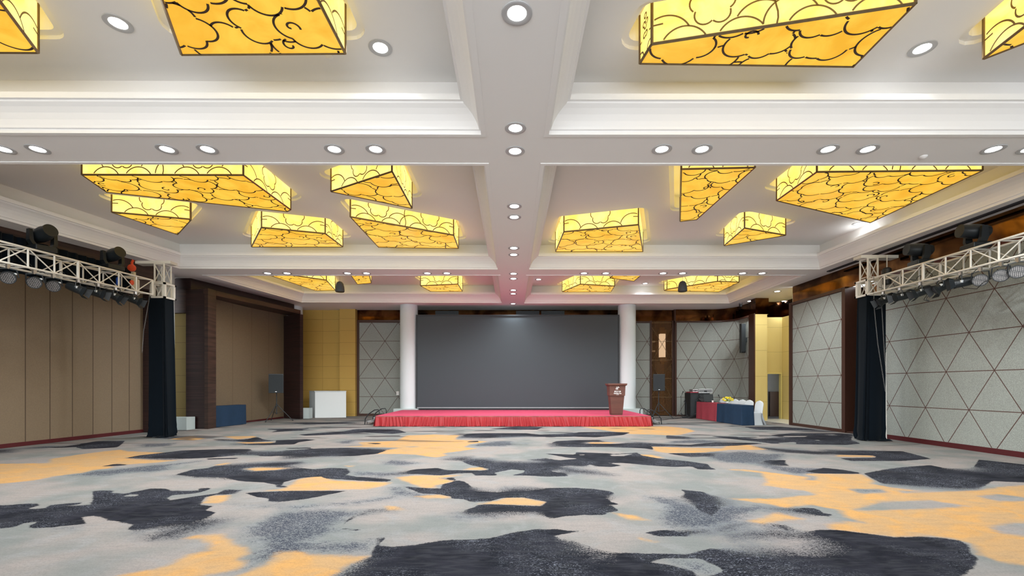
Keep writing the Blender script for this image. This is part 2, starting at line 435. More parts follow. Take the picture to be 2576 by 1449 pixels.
ORANGE = [P(TA,'-300 300 0 305 350 300 360 270 560 240 750 215 870 203 920 215 1190 225 1100 240 900 262 1070 275 1300 280 1100 300 920 310 800 325 820 335 680 350 600 370 400 395 250 425 0 450 -300 470'),
 P(TA,'1200 128 1380 105 1480 125 1400 138'), P(TA,'1600 108 1830 105 1850 115 1700 130'),
 P(TA,'600 1180 830 1113 1000 1080 1200 1040 1350 960 1500 930 1510 880 1450 850 1320 845 1400 820 1600 812 1640 840 1700 885 1800 915 1790 950 1730 990 1790 1030 1700 1070 1500 1113 1300 1180'),
 P(TA,'1500 1180 1690 1113 1900 1035 1960 985 1970 945 2050 935 2150 935 2250 960 2670 970 2600 1005 2500 1040 2420 1113 2300 1180'),
 P(TA,'1450 590 1510 535 1660 530 1650 555 1580 590'), P(TA,'1900 500 2030 485 2100 450 2160 410 2320 390 2400 425 2820 440 2770 465 2640 490 2450 490 2300 500 2100 502'),
 P(TA,'1680 150 1980 148 1950 158 1750 160'), P(TA,'1755 342 1860 330 2100 335 2000 350 1830 358'), P(TA,'1540 315 1640 295 1660 305 1580 318'),
 P(TB,'350 235 480 205 600 190 150 182 320 175 290 150 560 140 640 100 850 95 1020 100 990 130 1230 145 1100 165 1050 185 1150 195 1020 215 900 230 930 245 850 262 700 240 600 235'),
 P(TB,'550 405 700 388 1050 388 880 408 985 430 890 455 840 462 850 480 750 480 620 430'), P(TB,'1140 595 1280 570 1340 550 1480 548 1650 580 1600 610 1300 598'),
 P(TB,'480 605 560 610 630 640 500 640'), P(TB,'700 540 870 525 950 540 960 555 800 555'), P(TB,'1080 335 1190 330 1220 350 1050 350'),
 P(TB,'2100 655 2300 680 2390 715 2250 710'), P(TB,'1930 150 2060 148 2180 152 2100 160 1970 162'), P(TB,'2300 238 2400 240 2500 262 2400 268'), P(TB,'2310 840 2440 865 2430 872 2340 858'),
 P(TB,'1900 40 2507 35 2657 50 2717 70 2607 98 2507 100 2400 95 2250 92 2100 70'), P(TB,'190 318 270 318 230 330'),
 P(TC,'420 345 560 345 900 385 1020 400 1000 375 1410 380 1500 430 1480 450 1650 480 1900 510 2100 500 2250 495 2400 470 2576 460 2900 440 2900 1080 2576 1040 2400 1010 2250 960 2200 880 2100 855 1900 825 1650 835 1300 790 1180 778 1150 740 1300 720 1430 730 1290 690 1240 640 1050 600 850 625 750 600 440 555 800 555 950 535 1080 530 1000 500 690 460 720 430 680 370'),
 P(TC,'580 720 700 690 800 655 900 680 1020 705 880 710 700 740'), P(TC,'-107 180 0 185 400 195 440 170 600 168 740 205 460 205 280 225 0 228 -87 215'),
 P(TC,'760 42 920 45 850 50'), P(TC,'1220 240 1490 245 1510 258 1230 255')]
OHOLES = [P(TC,'1310 485 1550 490 1600 510 1400 520'), P(TC,'1350 640 1550 580 1900 570 2170 610 1900 628 1500 640'), P(TC,'1690 500 1900 508 1700 514'),
 P(TC,'2350 760 2450 735 2800 730 2800 840 2576 825 2400 800'), P(TC,'980 385 1080 395 1070 425 980 420 1040 405'), P(TC,'2250 540 2400 525 2576 550 2700 570 2400 575'),
 P(TA,'1210 920 1350 870 1470 865 1520 900 1440 930'), P(TB,'620 182 730 180 680 186')]

def sdf(polys, XY):
    out = np.full(len(XY), -0.6)
    for poly in polys:
        p = np.array(poly)
        lo, hi = p.min(0)-0.6, p.max(0)+0.6
        sel = np.where((XY[:,0]>lo[0])&(XY[:,0]<hi[0])&(XY[:,1]>lo[1])&(XY[:,1]<hi[1]))[0]
        if not len(sel): continue
        q = XY[sel]
        a = p; b_ = np.roll(p, -1, 0)
        d = np.full(len(q), 1e9); inside = np.zeros(len(q), bool)
        for i in range(len(p)):
            e = b_[i]-a[i]; wv = q-a[i]
            tt = np.clip((wv@e)/max(e@e, 1e-12), 0, 1)
            dd = wv - tt[:,None]*e
            d = np.minimum(d, (dd**2).sum(1))
            c = (a[i,1] > q[:,1]) != (b_[i,1] > q[:,1])
            if c.any():
                with np.errstate(divide='ignore', invalid='ignore'):
                    xi = a[i,0] + (q[:,1]-a[i,1])/(b_[i,1]-a[i,1])*(b_[i,0]-a[i,0])
                inside ^= c & (q[:,0] < xi)
        s_ = np.sqrt(d)*np.where(inside, 1, -1)
        out[sel] = np.maximum(out[sel], s_)
    return out
xs = np.arange(-14.0, 13.01, 0.07)
ys = np.concatenate([np.linspace(-8, 2.6, 8), np.arange(2.7, 7, 0.045), np.arange(7, 12, 0.08), np.arange(12, 26.01, 0.125)])
GX, GY = np.meshgrid(xs, ys)
XY = np.stack([GX.ravel(), GY.ravel()], 1)
sd_d = np.minimum(sdf(DARK, XY), -sdf(HOLES, XY))
sd_m = sdf(MID, XY)
sd_o = np.minimum(sdf(ORANGE, XY), -sdf(OHOLES, XY))
nx, ny = len(xs), len(ys)
me = bpy.data.meshes.new('floor')
idx = np.arange(nx*ny).reshape(ny, nx)
fc = np.stack([idx[:-1,:-1], idx[:-1,1:], idx[1:,1:], idx[1:,:-1]], -1).reshape(-1, 4)
me.vertices.add(nx*ny); me.vertices.foreach_set('co', np.concatenate([XY, np.zeros((len(XY),1))], 1).ravel())
me.loops.add(fc.size); me.loops.foreach_set('vertex_index', fc.ravel())
me.polygons.add(len(fc)); me.polygons.foreach_set('loop_start', np.arange(0, fc.size, 4))
me.update(calc_edges=True)
for nm, arr in (('carpet_dark', sd_d), ('carpet_mid', sd_m), ('carpet_gold', sd_o)):
    at = me.attributes.new(nm, 'FLOAT', 'POINT'); at.data.foreach_set('value', arr.astype(np.float32))
m, t, b = nt('patterned_carpet')
def attr(n):
    a = t.nodes.new('ShaderNodeAttribute'); a.attribute_name = n; return a.outputs['Fac']
co = objco(t)
nA = noise(t, 9, 2, co); nB = noise(t, 60, 1, co, 1.0); nC = noise(t, 34, 1, objco(t, (0.7, 1.7, 1)), 2.6); nL = noise(t, 0.8, 2, co); nF = nB; nM = noise(t, 2.6, 2, co, 0.8)
def wob(s, amp, n): return math_n(t, 'ADD', s, math_n(t, 'MULTIPLY', math_n(t, 'SUBTRACT', n, 0.5), amp))
base = mixc(t, ramp(t, nL, 0.38, 0.62), (0.275, 0.245, 0.232), (0.185, 0.195, 0.190))
base = mixc(t, math_n(t, 'MULTIPLY', ramp(t, nM, 0.48, 0.72), 0.45), base, (0.26, 0.265, 0.27))
base = mixc(t, math_n(t, 'MULTIPLY', ramp(t, nB, 0.55, 0.75), 0.25), base, (0.22, 0.22, 0.22))
midf = ramp(t, wob(attr('carpet_mid'), 0.25, nA), -0.14, 0.24)
base = mixc(t, math_n(t, 'MULTIPLY', midf, 0.55), base, (0.19, 0.205, 0.225))
thr = math_n(t, 'SUBTRACT', nC, math_n(t, 'SUBTRACT', 0.70, math_n(t, 'MULTIPLY', midf, 0.26)))
base = mixc(t, math_n(t, 'MULTIPLY', ramp(t, thr, 0.0, 0.03), midf), base, (0.035, 0.041, 0.062))
gold = ramp(t, wob(wob(attr('carpet_gold'), 0.10, nA), 0.05, nB), -0.05, 0.07)
goldc = mixc(t, nM, (0.53, 0.29, 0.10), (0.40, 0.27, 0.145))
goldc = mixc(t, ramp(t, nM, 0.30, 0.52), (0.53, 0.285, 0.09), goldc)
base = mixc(t, math_n(t, 'MULTIPLY', gold, 0.92), base, goldc)
nW = noise(t, 0.55, 1, objco(t, (1, 1.3, 1)))
soft = ramp(t, nW, 0.50, 0.63)
halo = math_n(t, 'MULTIPLY', ramp(t, wob(attr('carpet_dark'), 0.35, nA), -0.30, 0.05), math_n(t, 'MULTIPLY', soft, 0.55))
base = mixc(t, math_n(t, 'MULTIPLY', halo, math_n(t, 'SUBTRACT', 1.0, gold)), base, (0.10, 0.108, 0.13))
ds = wob(wob(attr('carpet_dark'), 0.05, nA), 0.03, nB)
ds = math_n(t, 'SUBTRACT', math_n(t, 'ADD', ds, math_n(t, 'MULTIPLY', math_n(t, 'MULTIPLY', math_n(t, 'SUBTRACT', nC, 0.52), 1.15), soft)), math_n(t, 'MULTIPLY', soft, 0.03))
sy = t.nodes.new('ShaderNodeSeparateXYZ'); t.links.new(co, sy.inputs[0])
nT = noise(t, 1.0, 2, objco(t, (0.38, 1.5, 1)), 0.5)
far = math_n(t, 'MULTIPLY', ramp(t, sy.outputs[1], 10.0, 13.5), ramp(t, nT, 0.60, 0.615))
base = mixc(t, math_n(t, 'MULTIPLY', far, 0.75), base, (0.035, 0.032, 0.038))
dk = ramp(t, ds, -0.012, 0.012)
dcol = mixc(t, ramp(t, nM, 0.35, 0.62), (0.004, 0.005, 0.010), (0.013, 0.014, 0.022))
spk = math_n(t, 'MULTIPLY', ramp(t, nC, 0.60, 0.66), ramp(t, nL, 0.42, 0.6))
dcol = mixc(t, math_n(t, 'MULTIPLY', spk, 0.75), dcol, (0.25, 0.27, 0.33))
base = mixc(t, dk, base, dcol)
nS = noise(t, 7, 2, objco(t, (0.5, 2.2, 1)), 1.0)
base = mixc(t, math_n(t, 'MULTIPLY', ramp(t, nS, 0.42, 0.66), 0.13), base, (0.1, 0.105, 0.11))
base = mixc(t, math_n(t, 'MULTIPLY', ramp(t, nF, 0.4, 0.65), 0.14), base, (0.03, 0.03, 0.035))
t.links.new(base, b.inputs['Base Color'])
b.inputs['Roughness'].default_value = 0.95; b.inputs['Specular IOR Level'].default_value = 0.1
me.materials.append(m)
fl = bpy.data.objects.new('floor', me); COL.objects.link(fl); tag(fl, kind='structure')
mb = MB(); mb.box((10.72, 17.45, 0.0), (12.1, 20.4, 0.012)); struct(mb, 'floor_alcove', M_marble)

# ================================================================ CEILING
def fill_poly(mb, outer, holes, z):
    bm = bmesh.new(); edges = []
    for loop in [outer] + holes:
        vs = [bm.verts.new((x, y, z)) for x, y in loop]
        for i in range(len(vs)): edges.append(bm.edges.new((vs[i], vs[(i+1) % len(vs)])))
    bmesh.ops.triangle_fill(bm, edges=edges, use_beauty=True, use_dissolve=False)
    bm.verts.index_update()
    vs = [tuple(v.co) for v in bm.verts]; fs = []
    for f in bm.faces:
        ix = [v.index for v in f.verts]
        if f.normal.z > 0: ix = ix[::-1]
        fs.append(tuple(ix))
    mb.add(vs, fs); bm.free()
def offset_poly(pts, d):
    """move every edge of a convex polygon inward by d (outward when negative)"""
    n = len(pts)
    a = sum(pts[i][0]*pts[(i+1)%n][1]-pts[(i+1)%n][0]*pts[i][1] for i in range(n))
    if a < 0: pts = pts[::-1]
    out = []
    for i in range(n):
        p0, p1, p2 = Vector(pts[i-1]), Vector(pts[i]), Vector(pts[(i+1)%n])
        e0, e1 = (p1-p0).normalized(), (p2-p1).normalized()
        n0, n1 = Vector((-e0.y, e0.x)), Vector((-e1.y, e1.x))
        k = 1 + n0.dot(n1)
        q = p1 + (n0+n1)*(d/k)
        out.append((q.x, q.y))
    return out
def round_out(pts, d, seg=5):
    n = len(pts)
    a = sum(pts[i][0]*pts[(i+1)%n][1]-pts[(i+1)%n][0]*pts[i][1] for i in range(n))
    if a < 0: pts = pts[::-1]
    out = []
    for i in range(n):
        p0, p1, p2 = Vector(pts[i-1]), Vector(pts[i]), Vector(pts[(i+1)%n])
        e0, e1 = (p1-p0).normalized(), (p2-p1).normalized()
        a0 = math.atan2(-e0.x, e0.y); a1 = math.atan2(-e1.x, e1.y)
        while a1 < a0 - 1e-6: a1 += 2*math.pi
        for k in range(seg+1):
            g = a0 + (a1-a0)*k/seg
            out.append((p1.x + d*math.cos(g), p1.y + d*math.sin(g)))
    return out

BX0, BX1 = -0.46, 0.55
COFFERS = {
 'near_left':  [(-13.2,-0.1),(BX0,-0.1),(BX0,6.78),(-12.15,6.70)],
 'near_right': [(BX1,-0.1),(10.1,-0.1),(10.1,6.78),(BX1,6.78)],
 'mid_left':   [(-11.97,7.66),(BX0,7.74),(BX0,14.65),(-10.62,14.55)],
 'mid_right':  [(BX1,7.74),(10.1,7.74),(9.9,14.65),(BX1,14.65)],
 'far_left':   [(-10.42,15.5),(BX0,15.5),(BX0,20.6),(-9.45,20.45)],
 'far_right':  [(BX1,15.5),(9.9,15.5),(9.88,20.7),(BX1,20.7)]}
zb = 5.68
def L(*px): return [on(x, y, zb) for x, y in px]
LANTERNS = [
 ('near_left', L((95,133),(-153,-200),(-600,-200),(-500,131)), 'yellow cloud-patterned box lantern cut off by the left edge, nearest row'),
 ('near_left', L((457,138),(868,135),(697,-200),(337,-200)), 'large yellow box lantern left of the centre beam in the nearest ceiling tray'),
 ('near_right', L((1640,112),(2303,10),(2147,168),(1610,160)), 'large skewed yellow box lantern right of the centre beam in the nearest ceiling tray'),
 ('near_right', L((2475,148),(2750,-66),(2950,-60),(2900,-17)), 'yellow box lantern cut off by the top right corner of the view'),
 ('mid_left', L((206,440),(612,441),(731,528),(723,532),(268,483)), 'longest yellow box lantern, upper left of the middle left tray'),
 ('mid_left', L((281,534),(479,552),(480,554),(447,590)), 'small triangular yellow lantern nearest the left truss'),
 ('mid_left', L((833,482),(986,432),(1036,524)), 'triangular yellow lantern pointing away, just left of the centre beam'),
 ('mid_left', L((658,572.5),(818,588),(862,621),(633,621)), 'four-sided yellow lantern low in the middle left tray beside its far edge'),
 ('mid_left', L((881.5,546),(1141,592),(1153,625),(952,622)), 'long skewed yellow lantern in the middle left tray, nearest beam crossing and far edge'),
 ('mid_right', L((1418.7,583.6),(1606,565.6),(1617,633),(1398,633)), 'nearly rectangular yellow lantern in the middle right tray beside the centre beam'),
 ('mid_right', L((1714,426),(1899,422),(1753,552),(1711,557)), 'narrow wedge-shaped yellow lantern in the middle right tray'),
 ('mid_right', L((1822,618),(1873,574),(1976,592)), 'small triangular yellow lantern near the far edge of the middle right tray'),
 ('mid_right', L((1954,505),(2055,433),(2471.5,429),(2189,560)), 'largest yellow lantern on the right, kite-shaped, above the right truss'),
 ('far_left', L((639.5,679),(821,705),(843,730),(793,731)), 'skewed yellow lantern in the far left tray behind the hanging speaker'),
 ('far_left', L((899,715),(934,712),(928,690),(878,686)), 'smallest yellow lantern, in the far left tray right of the hanging speaker'),
 ('far_left', L((1058,719),(1152,715),(1163,733),(1083,733)), 'yellow lantern in the far left tray closest to the centre beam'),
 ('far_right', L((1414.5,734),(1460,715),(1546,720),(1537,734)), 'yellow lantern in the far right tray closest to the centre beam'),
 ('far_right', L((1535,699),(1595,707),(1612,693),(1550,687)), 'sliver of a yellow lantern peeking below the far cross beam'),
 ('far_right', L((1671,731),(1678,728),(1805,708),(1859,710),(1808,734)), 'long yellow lantern in the far right tray behind the hanging speaker'),
]
mb = MB()
fill_poly(mb, [(-15,-8),(13.5,-8),(13.5,26),(-15,26)], list(COFFERS.values()), SOFFIT)
mb.quad((-15,-8,6.6),(13.5,-8,6.6),(13.5,26,6.6),(-15,26,6.6))
struct(mb, 'ceiling', M_white)
PROF = [(0.0,0.0),(0.0,0.045),(0.03,0.05),(0.04,0.085),(0.07,0.15),(0.12,0.22),(0.18,0.275),(0.235,0.31),(0.245,0.33),(0.28,0.335),(0.28,0.42),(0.22,0.42),(-0.02,0.40),(-0.02,0.78)]
for nm, q in COFFERS.items():
    mb = MB()
    rings = [[(x, y, SOFFIT+h) for x, y in offset_poly(q, d)] for d, h in PROF]
    n = 4
    for i in range(len(rings)-1):
        b0 = len(mb.v)
        mb.v += rings[i] + rings[i+1]
        for k in range(n): mb.f.append((b0+k, b0+n+k, b0+n+(k+1)%n, b0+(k+1)%n))
    struct(mb, 'ceiling_cove_' + nm, M_white)
    # thin trim bead on the soffit round the opening
    mb = MB(); o1 = offset_poly(q, -0.07); o2 = offset_poly(q, 0.0)
    for k in range(4):
        a, b_, c_, d_ = o1[k], o1[(k+1)%4], o2[(k+1)%4], o2[k]
        mb.add([(*a,SOFFIT-0.012),(*b_,SOFFIT-0.012),(*c_,SOFFIT-0.012),(*d_,SOFFIT-0.012),(*a,SOFFIT),(*b_,SOFFIT),(*c_,SOFFIT),(*d_,SOFFIT)],
               [(0,1,2,3),(0,4,5,1),(1,5,6,2),(2,6,7,3),(3,7,4,0)])
    struct(mb, 'trim_ceiling_' + nm, M_white)
    mb = MB()
    outer = offset_poly(q, -0.02)
    holes = [round_out(p, 0.235) for c, p, _ in LANTERNS if c == nm]
    fill_poly(mb, outer, holes, UPPER)
    for h in holes:
        n2 = len(h)
        o2 = round_out([p for c, p, _ in LANTERNS if c == nm][holes.index(h)], 0.14)
        vs = [(x,y,UPPER) for x,y in h] + [(x,y,UPPER+0.05) for x,y in h] + [(x,y,UPPER+0.05) for x,y in o2] + [(x,y,UPPER+0.34) for x,y in o2]
        fs = []
        for r_ in range(3):
            for k in range(n2): fs.append((r_*n2+k, r_*n2+(k+1)%n2, (r_+1)*n2+(k+1)%n2, (r_+1)*n2+k))
        fs.append(tuple(3*n2+k for k in range(n2))[::-1])
        mb.add(vs, fs)
    struct(mb, 'ceiling_tray_' + nm, M_upper)


# ================================================================ LANTERNS
E_bot = emis('lantern_panel_bottom', (1.0, 0.60, 0.065), 0.60, vs=1.6, col2=(0.88, 0.44, 0.028))
E_side = emis('lantern_panel_side', (1.0, 0.80, 0.26), 0.80, vs=1.8, col2=(1.0, 0.66, 0.12))

def cloud_arcs(clouds, inside, step=22):
    """painter's algorithm: the arcs of each cloud that no later cloud covers"""
    C = [np.array(c) for c in clouds]
    segs = []
    for i, c in enumerate(C):
        later = np.concatenate(C[i+1:]) if i+1 < len(C) else np.zeros((0,3))
        for j in range(len(c)):
            cx, cy, r_ = c[j]
            n = max(24, int(2*step*r_/0.2))
            a = np.linspace(0, 2*math.pi, n+1)
            px, py = cx+r_*np.cos(a), cy+r_*np.sin(a)
            keep = inside(px, py)
            for k in range(len(c)):
                if k != j: keep &= (px-c[k,0])**2+(py-c[k,1])**2 > (c[k,2]-1e-4)**2
            if len(later):
                near = later[(np.abs(later[:,0]-cx) < later[:,2]+r_) & (np.abs(later[:,1]-cy) < later[:,2]+r_)]
                for q in near: keep &= (px-q[0])**2+(py-q[1])**2 > q[2]**2
            run = []
            for k in range(n+1):
                if keep[k]:
                    if not run and k > 0: run.append((px[k]*.6+px[k-1]*.4, py[k]*.6+py[k-1]*.4))
                    run.append((px[k], py[k]))
                if (not keep[k] or k == n) and run:
                    if len(run) > 1: segs.append(run)
                    run = []
    return segs
def ribbon(mb, seg, half, place):
    """flat strip with a little thickness along a 2-D run; place maps (u, v, w) to 3-D"""
    P_ = [Vector(p) for p in seg]; n = len(P_); vs = []
    for i in range(n):
        d = P_[min(i+1,n-1)]-P_[max(i-1,0)]
        if d.length < 1e-9: d = Vector((1,0))
        d.normalize(); nn = Vector((-d.y, d.x))*half
        vs += [place(P_[i].x+nn.x, P_[i].y+nn.y, 0.006), place(P_[i].x-nn.x, P_[i].y-nn.y, 0.006)]
    mb.add(vs, [(2*i, 2*i+1, 2*i+3, 2*i+2) for i in range(n-1)])

def make_lantern(pts, label, rnd, tray):
    n = len(pts)
    a = sum(pts[i][0]*pts[(i+1)%n][1]-pts[(i+1)%n][0]*pts[i][1] for i in range(n))
    if a < 0: pts = pts[::-1]
    cx = sum(p[0] for p in pts)/n; cy = sum(p[1] for p in pts)/n
    z0, z1 = 5.68, 6.30
    root = thing('box_lantern', label, 'ceiling lantern', (cx, cy, z0), group='cloud-patterned box lanterns in the ceiling trays')
    mb = MB(); mb.prism(pts, z0, z0+0.012); nbot = len(mb.f)
    # clouds of the bottom
    lo = (min(p[0] for p in pts), min(p[1] for p in pts)); hi = (max(p[0] for p in pts), max(p[1] for p in pts))
    E = []
    for i in range(n):
        p0, p1 = Vector(pts[i]), Vector(pts[(i+1)%n]); e = (p1-p0).normalized()
        E.append((-e.y, e.x, -(-e.y*p0.x+e.x*p0.y)))
    def inside(px, py):
        k = np.ones(len(px), bool)
        for a_, b_, c_ in E: k &= a_*px+b_*py+c_ > 0.005
        return k
    clouds = []; y = hi[1]+0.3; row = 0
    while y > lo[1]-0.3:
        x = lo[0]-0.4 + (row % 2)*0.42
        while x < hi[0]+0.5:
            c = []; ccx = x+rnd.uniform(-.14,.14); ccy = y+rnd.uniform(-.08,.08)
            wd = rnd.uniform(.28,.42); ht = wd*rnd.uniform(.5,.7); k = rnd.choice([4,5,6]); ph = rnd.uniform(0,6.28)
            for j in range(k):
                g = ph+2*math.pi*j/k+rnd.uniform(-.2,.2)
                c.append((ccx+wd*.72*math.cos(g), ccy+ht*.72*math.sin(g), rnd.uniform(.15,.24)))
            c.append((ccx, ccy, wd*.7)); clouds.append(c)
            x += rnd.uniform(.66,.96)
        y -= rnd.uniform(.36,.48); row += 1
    segs = cloud_arcs(clouds, inside)
    for c in clouds:                      # curls
        if rnd.random() < 0.4:
            q = c[rnd.randrange(len(c)-1)]; s0 = rnd.uniform(0, 6.28); sg = rnd.choice((-1,1)); sp_ = []
            for k in range(15):
                g = s0+sg*k*0.33; rr = 0.10*(1-k/17)
                sp_.append((q[0]+rr*math.cos(g), q[1]+rr*math.sin(g)))
            if inside(np.array([p[0] for p in sp_]), np.array([p[1] for p in sp_])).all(): segs.append(sp_)
    for s_ in segs: ribbon(mb, s_, 0.0135, lambda u, v, w_: (u, v, z0-w_))
    mb.build('bottom_panel', [E_bot, M_lead], root, mat2_from=nbot)
    # sides
    for i in range(n):
        p0, p1 = Vector(pts[i]), Vector(pts[(i+1)%n]); e = (p1-p0); Ls = e.length; e.normalize(); nn = Vector((e.y, -e.x))
        if Ls < 0.12: continue
        mb = MB(); q0, q1 = p0, p1
        mb.prism([(p0.x,p0.y),(p1.x,p1.y),(p1.x-nn.x*.012,p1.y-nn.y*.012),(p0.x-nn.x*.012,p0.y-nn.y*.012)], z0+0.012, z1)
        ns = len(mb.f)
        H = z1-z0
        cl = []; nm_ = max(1, round(Ls/1.45)); mw = Ls/nm_
        for k in range(nm_):
            m0 = k*mw; mc = m0+mw/2; sx = min(1.0, mw/1.3)
            fl_ = [(mc+0.15*sx*math.cos(R(90+72*j)), .36+0.13*math.sin(R(90+72*j)), 0.115*sx) for j in range(5)]+[(mc, .36, .12*sx)]
            cl += [[(m0+.16*sx, .02, .30*sx)], [(m0+mw-.16*sx, .02, .30*sx)], fl_, [(mc-.32*sx, -.12, .28*sx)], [(mc+.32*sx, -.12, .28*sx)]]
        segs = cloud_arcs(cl, lambda px, py: (px > .02)&(px < Ls-.02)&(py > .01)&(py < H-.01))
        for k in range(nm_+1): 
            if 0 < k < nm_: segs.append([(k*mw+.02*math.sin(z_*14), z_) for z_ in np.linspace(0.01, H-.01, 9)])
        segs.append([(0.01, .22), (min(.13, Ls*.2), .23)]); segs.append([(Ls-.01, .22), (Ls-min(.13, Ls*.2), .23)])
        for s_ in segs: ribbon(mb, s_, 0.010, lambda u, v, w_: (p0.x+e.x*u+nn.x*w_, p0.y+e.y*u+nn.y*w_, z0+v))
        mb.build('side_panel', [E_side, M_lead2], root, mat2_from=ns)
    # metal frame: bars along the bottom edge and up each corner
    mb = MB()
    for i in range(n):
        p0, p1 = Vector(pts[i]), Vector(pts[(i+1)%n]); e = (p1-p0).normalized()
        mb.tube([(p0.x,p0.y,z0+.006),(p1.x,p1.y,z0+.006)], 0.021, 4)
        mb.tube([(p0.x,p0.y,z0),(p0.x,p0.y,z1)], 0.019, 6)
    mb.build('frame', M_brass, root)
rnd = random.Random(11)
for nm, pts, lab in LANTERNS: make_lantern(pts, lab, rnd, nm)

# ================================================================ DOWNLIGHTS
LD = bpy.data.lights.new('downlight_bulb', 'SPOT')
LD.energy = DOWN_W*math.pi; LD.spot_size = R(166); LD.spot_blend = 0.6; LD.shadow_soft_size = 0.06; LD.color = (0.93, 0.985, 1.0)
LD2 = LD.copy(); LD2.energy *= 0.2; LD2.spot_size = R(140); LD2.spot_blend = 1.0
def make_downlight(x, y, z, label, group, r=0.115, proto=[None]):
    if proto[0] is None:
        root = thing('recessed_downlight', label, 'downlight', (x, y, z), group=group)
        mb = MB(); mb.lathe([(.155,0.0),(.155,-.008),(.14,-.013),(.098,-.004),(.092,.006)], n=28, caps=False)
        mb.build('trim_ring', M_trimring, root, world=False, smooth=True)
        mb = MB(); mb.lathe([(.095,-.002),(.085,-.006)], n=28); mb.build('lens', M_lens, root, world=False)
        lo = bpy.data.objects.new('bulb', LD); COL.objects.link(lo); lo.parent = root; lo.location = (0,0,-0.03)
        proto[0] = root
    else:
        root = copy_tree(proto[0]); root.location = (x, y, z); root['label'] = label; root['group'] = group
    return root
ORD = ['first','second','third','fourth','fifth','sixth','seventh','eighth','ninth','tenth','eleventh','twelfth','thirteenth','fourteenth']
cz = SOFFIT-0.001
ycen = [33, 322, 380, 518.7, 546, 624, 640.7, 688.5, 701, 730, 739, 764]
for i, y in enumerate(ycen):
    make_downlight(.05, F_PX*(SOFFIT-EYE)/(HY-y), cz, f'round downlight in the centre beam, {ORD[i]} counting from the viewer', 'downlights along the centre beam')
x1 = [-55, 8, 95, 420, 522, 841, 945, 1665, 1766, 2083, 2183, 2499, 2590]
for i, x in enumerate(x1):
    side = 'left' if x < CX else 'right'
    k = (7-i) if x < CX else i-6
    make_downlight((x-CX)/F_PX*7.22, 7.22, cz, f'round downlight in the near cross beam, {ORD[k-1]} {side} of the centre beam', 'downlights along the near cross beam')
x2 = [673, 722, 874, 922, 1075, 1124, 1469, 1524, 1668, 1717, 1868, 1917]
for i, x in enumerate(x2):
    side = 'left' if x < CX else 'right'
    k = (6-i) if x < CX else i-5
    make_downlight((x-CX)/F_PX*15.2, 15.2, cz, f'round downlight in the far cross beam, {ORD[k-1]} {side} of the centre beam', 'downlights along the far cross beam')
for px, py, lab in ((297,58,'bright downlight in the nearest left tray, left of the large lantern'), (957,120,'starry downlight in the nearest left tray beside the centre beam'),
                    (2320,122,'bright downlight in the nearest right tray between two lanterns'), (2160,562,'downlight at the tip of the kite-shaped lantern on the right'),
                    (1355,703,'small downlight in the far right tray beside the centre beam'), (1623,713,'small downlight in the far right tray between two lanterns')):
    x, y = on(px, py, UPPER); d_ = make_downlight(x, y, UPPER-0.001, lab, 'downlights in the ceiling trays'); [setattr(c, 'data', LD2) for c in d_.children if c.type == 'LIGHT']
for px, py, lab in ((1955,733,'downlight in the right ceiling margin, nearest the brown mirror band'), (1885,758,'downlight in the right ceiling margin above the curved fabric wall'),
                    (1958,762,'downlight in the ceiling of the yellow alcove')):
    x, y = on(px, py, SOFFIT); make_downlight(x, min(y, 20.2), cz, lab, 'downlights in the right ceiling margin')
# unseen downlights added behind the viewer for bounce light, continuing the hall
for i, (x, y) in enumerate([(-7,-1.5),(-2.5,-1.5),(2.5,-1.5),(7,-1.5)]):
    make_downlight(x, y, cz, 'unseen round downlight added in the ceiling behind the viewer', 'added downlights behind the viewer')
for px, py, z in ((2323,393,SOFFIT),(828,140,UPPER)):
    x, y = on(px, py, z)
    o = MB().lathe([(.055,0),(.055,-.015),(.03,-.035),(0.001,-.04)], (x,y,z), 20).build('smoke_detector', M_white, smooth=True)
    tag(o, 'small white smoke detector on the near cross beam at the right' if px > 2000 else 'small white smoke detector beside the large lantern in the near left tray', 'smoke detector')

# ================================================================ WALLS, LEFT SIDE
def lx(y): return -12.04 + 0.27*(y-10.7)          # header face of the first bay
mb = MB(); wall_quad(mb, (-12.9, 4.0), (-11.83, 14.62), 0.10, 4.9, u0=11.36-0.0-(11.36-4.0)*1.005, u1=14.62*1.0)
struct(mb, 'wall_left_partition', M_part)
mb = MB(); mb.prism([(-12.95,4.0),(-11.88,14.6),(-11.80,14.6),(-12.86,4.0)], 0, 0.10); struct(mb, 'baseboard_left', M_skirting)
mb = MB(); mb.prism([(lx(4.0)-.3,4.0),(lx(4.0),4.0),(lx(14.2),14.2),(lx(14.2)-1.6,14.2)], 4.45, 5.27); struct(mb, 'wall_left_header', M_wenge2)
mb = MB(); mb.box((-12.6,-8,0),(-14.2,4.05,5.3)); struct(mb, 'wall_left_behind', M_wenge)
mb = MB(); mb.prism([(-11.90,14.6),(-11.55,14.55),(-11.5,14.75),(-11.9,14.85)], 0, 5.27); struct(mb, 'trim_left_pier', M_wenge)
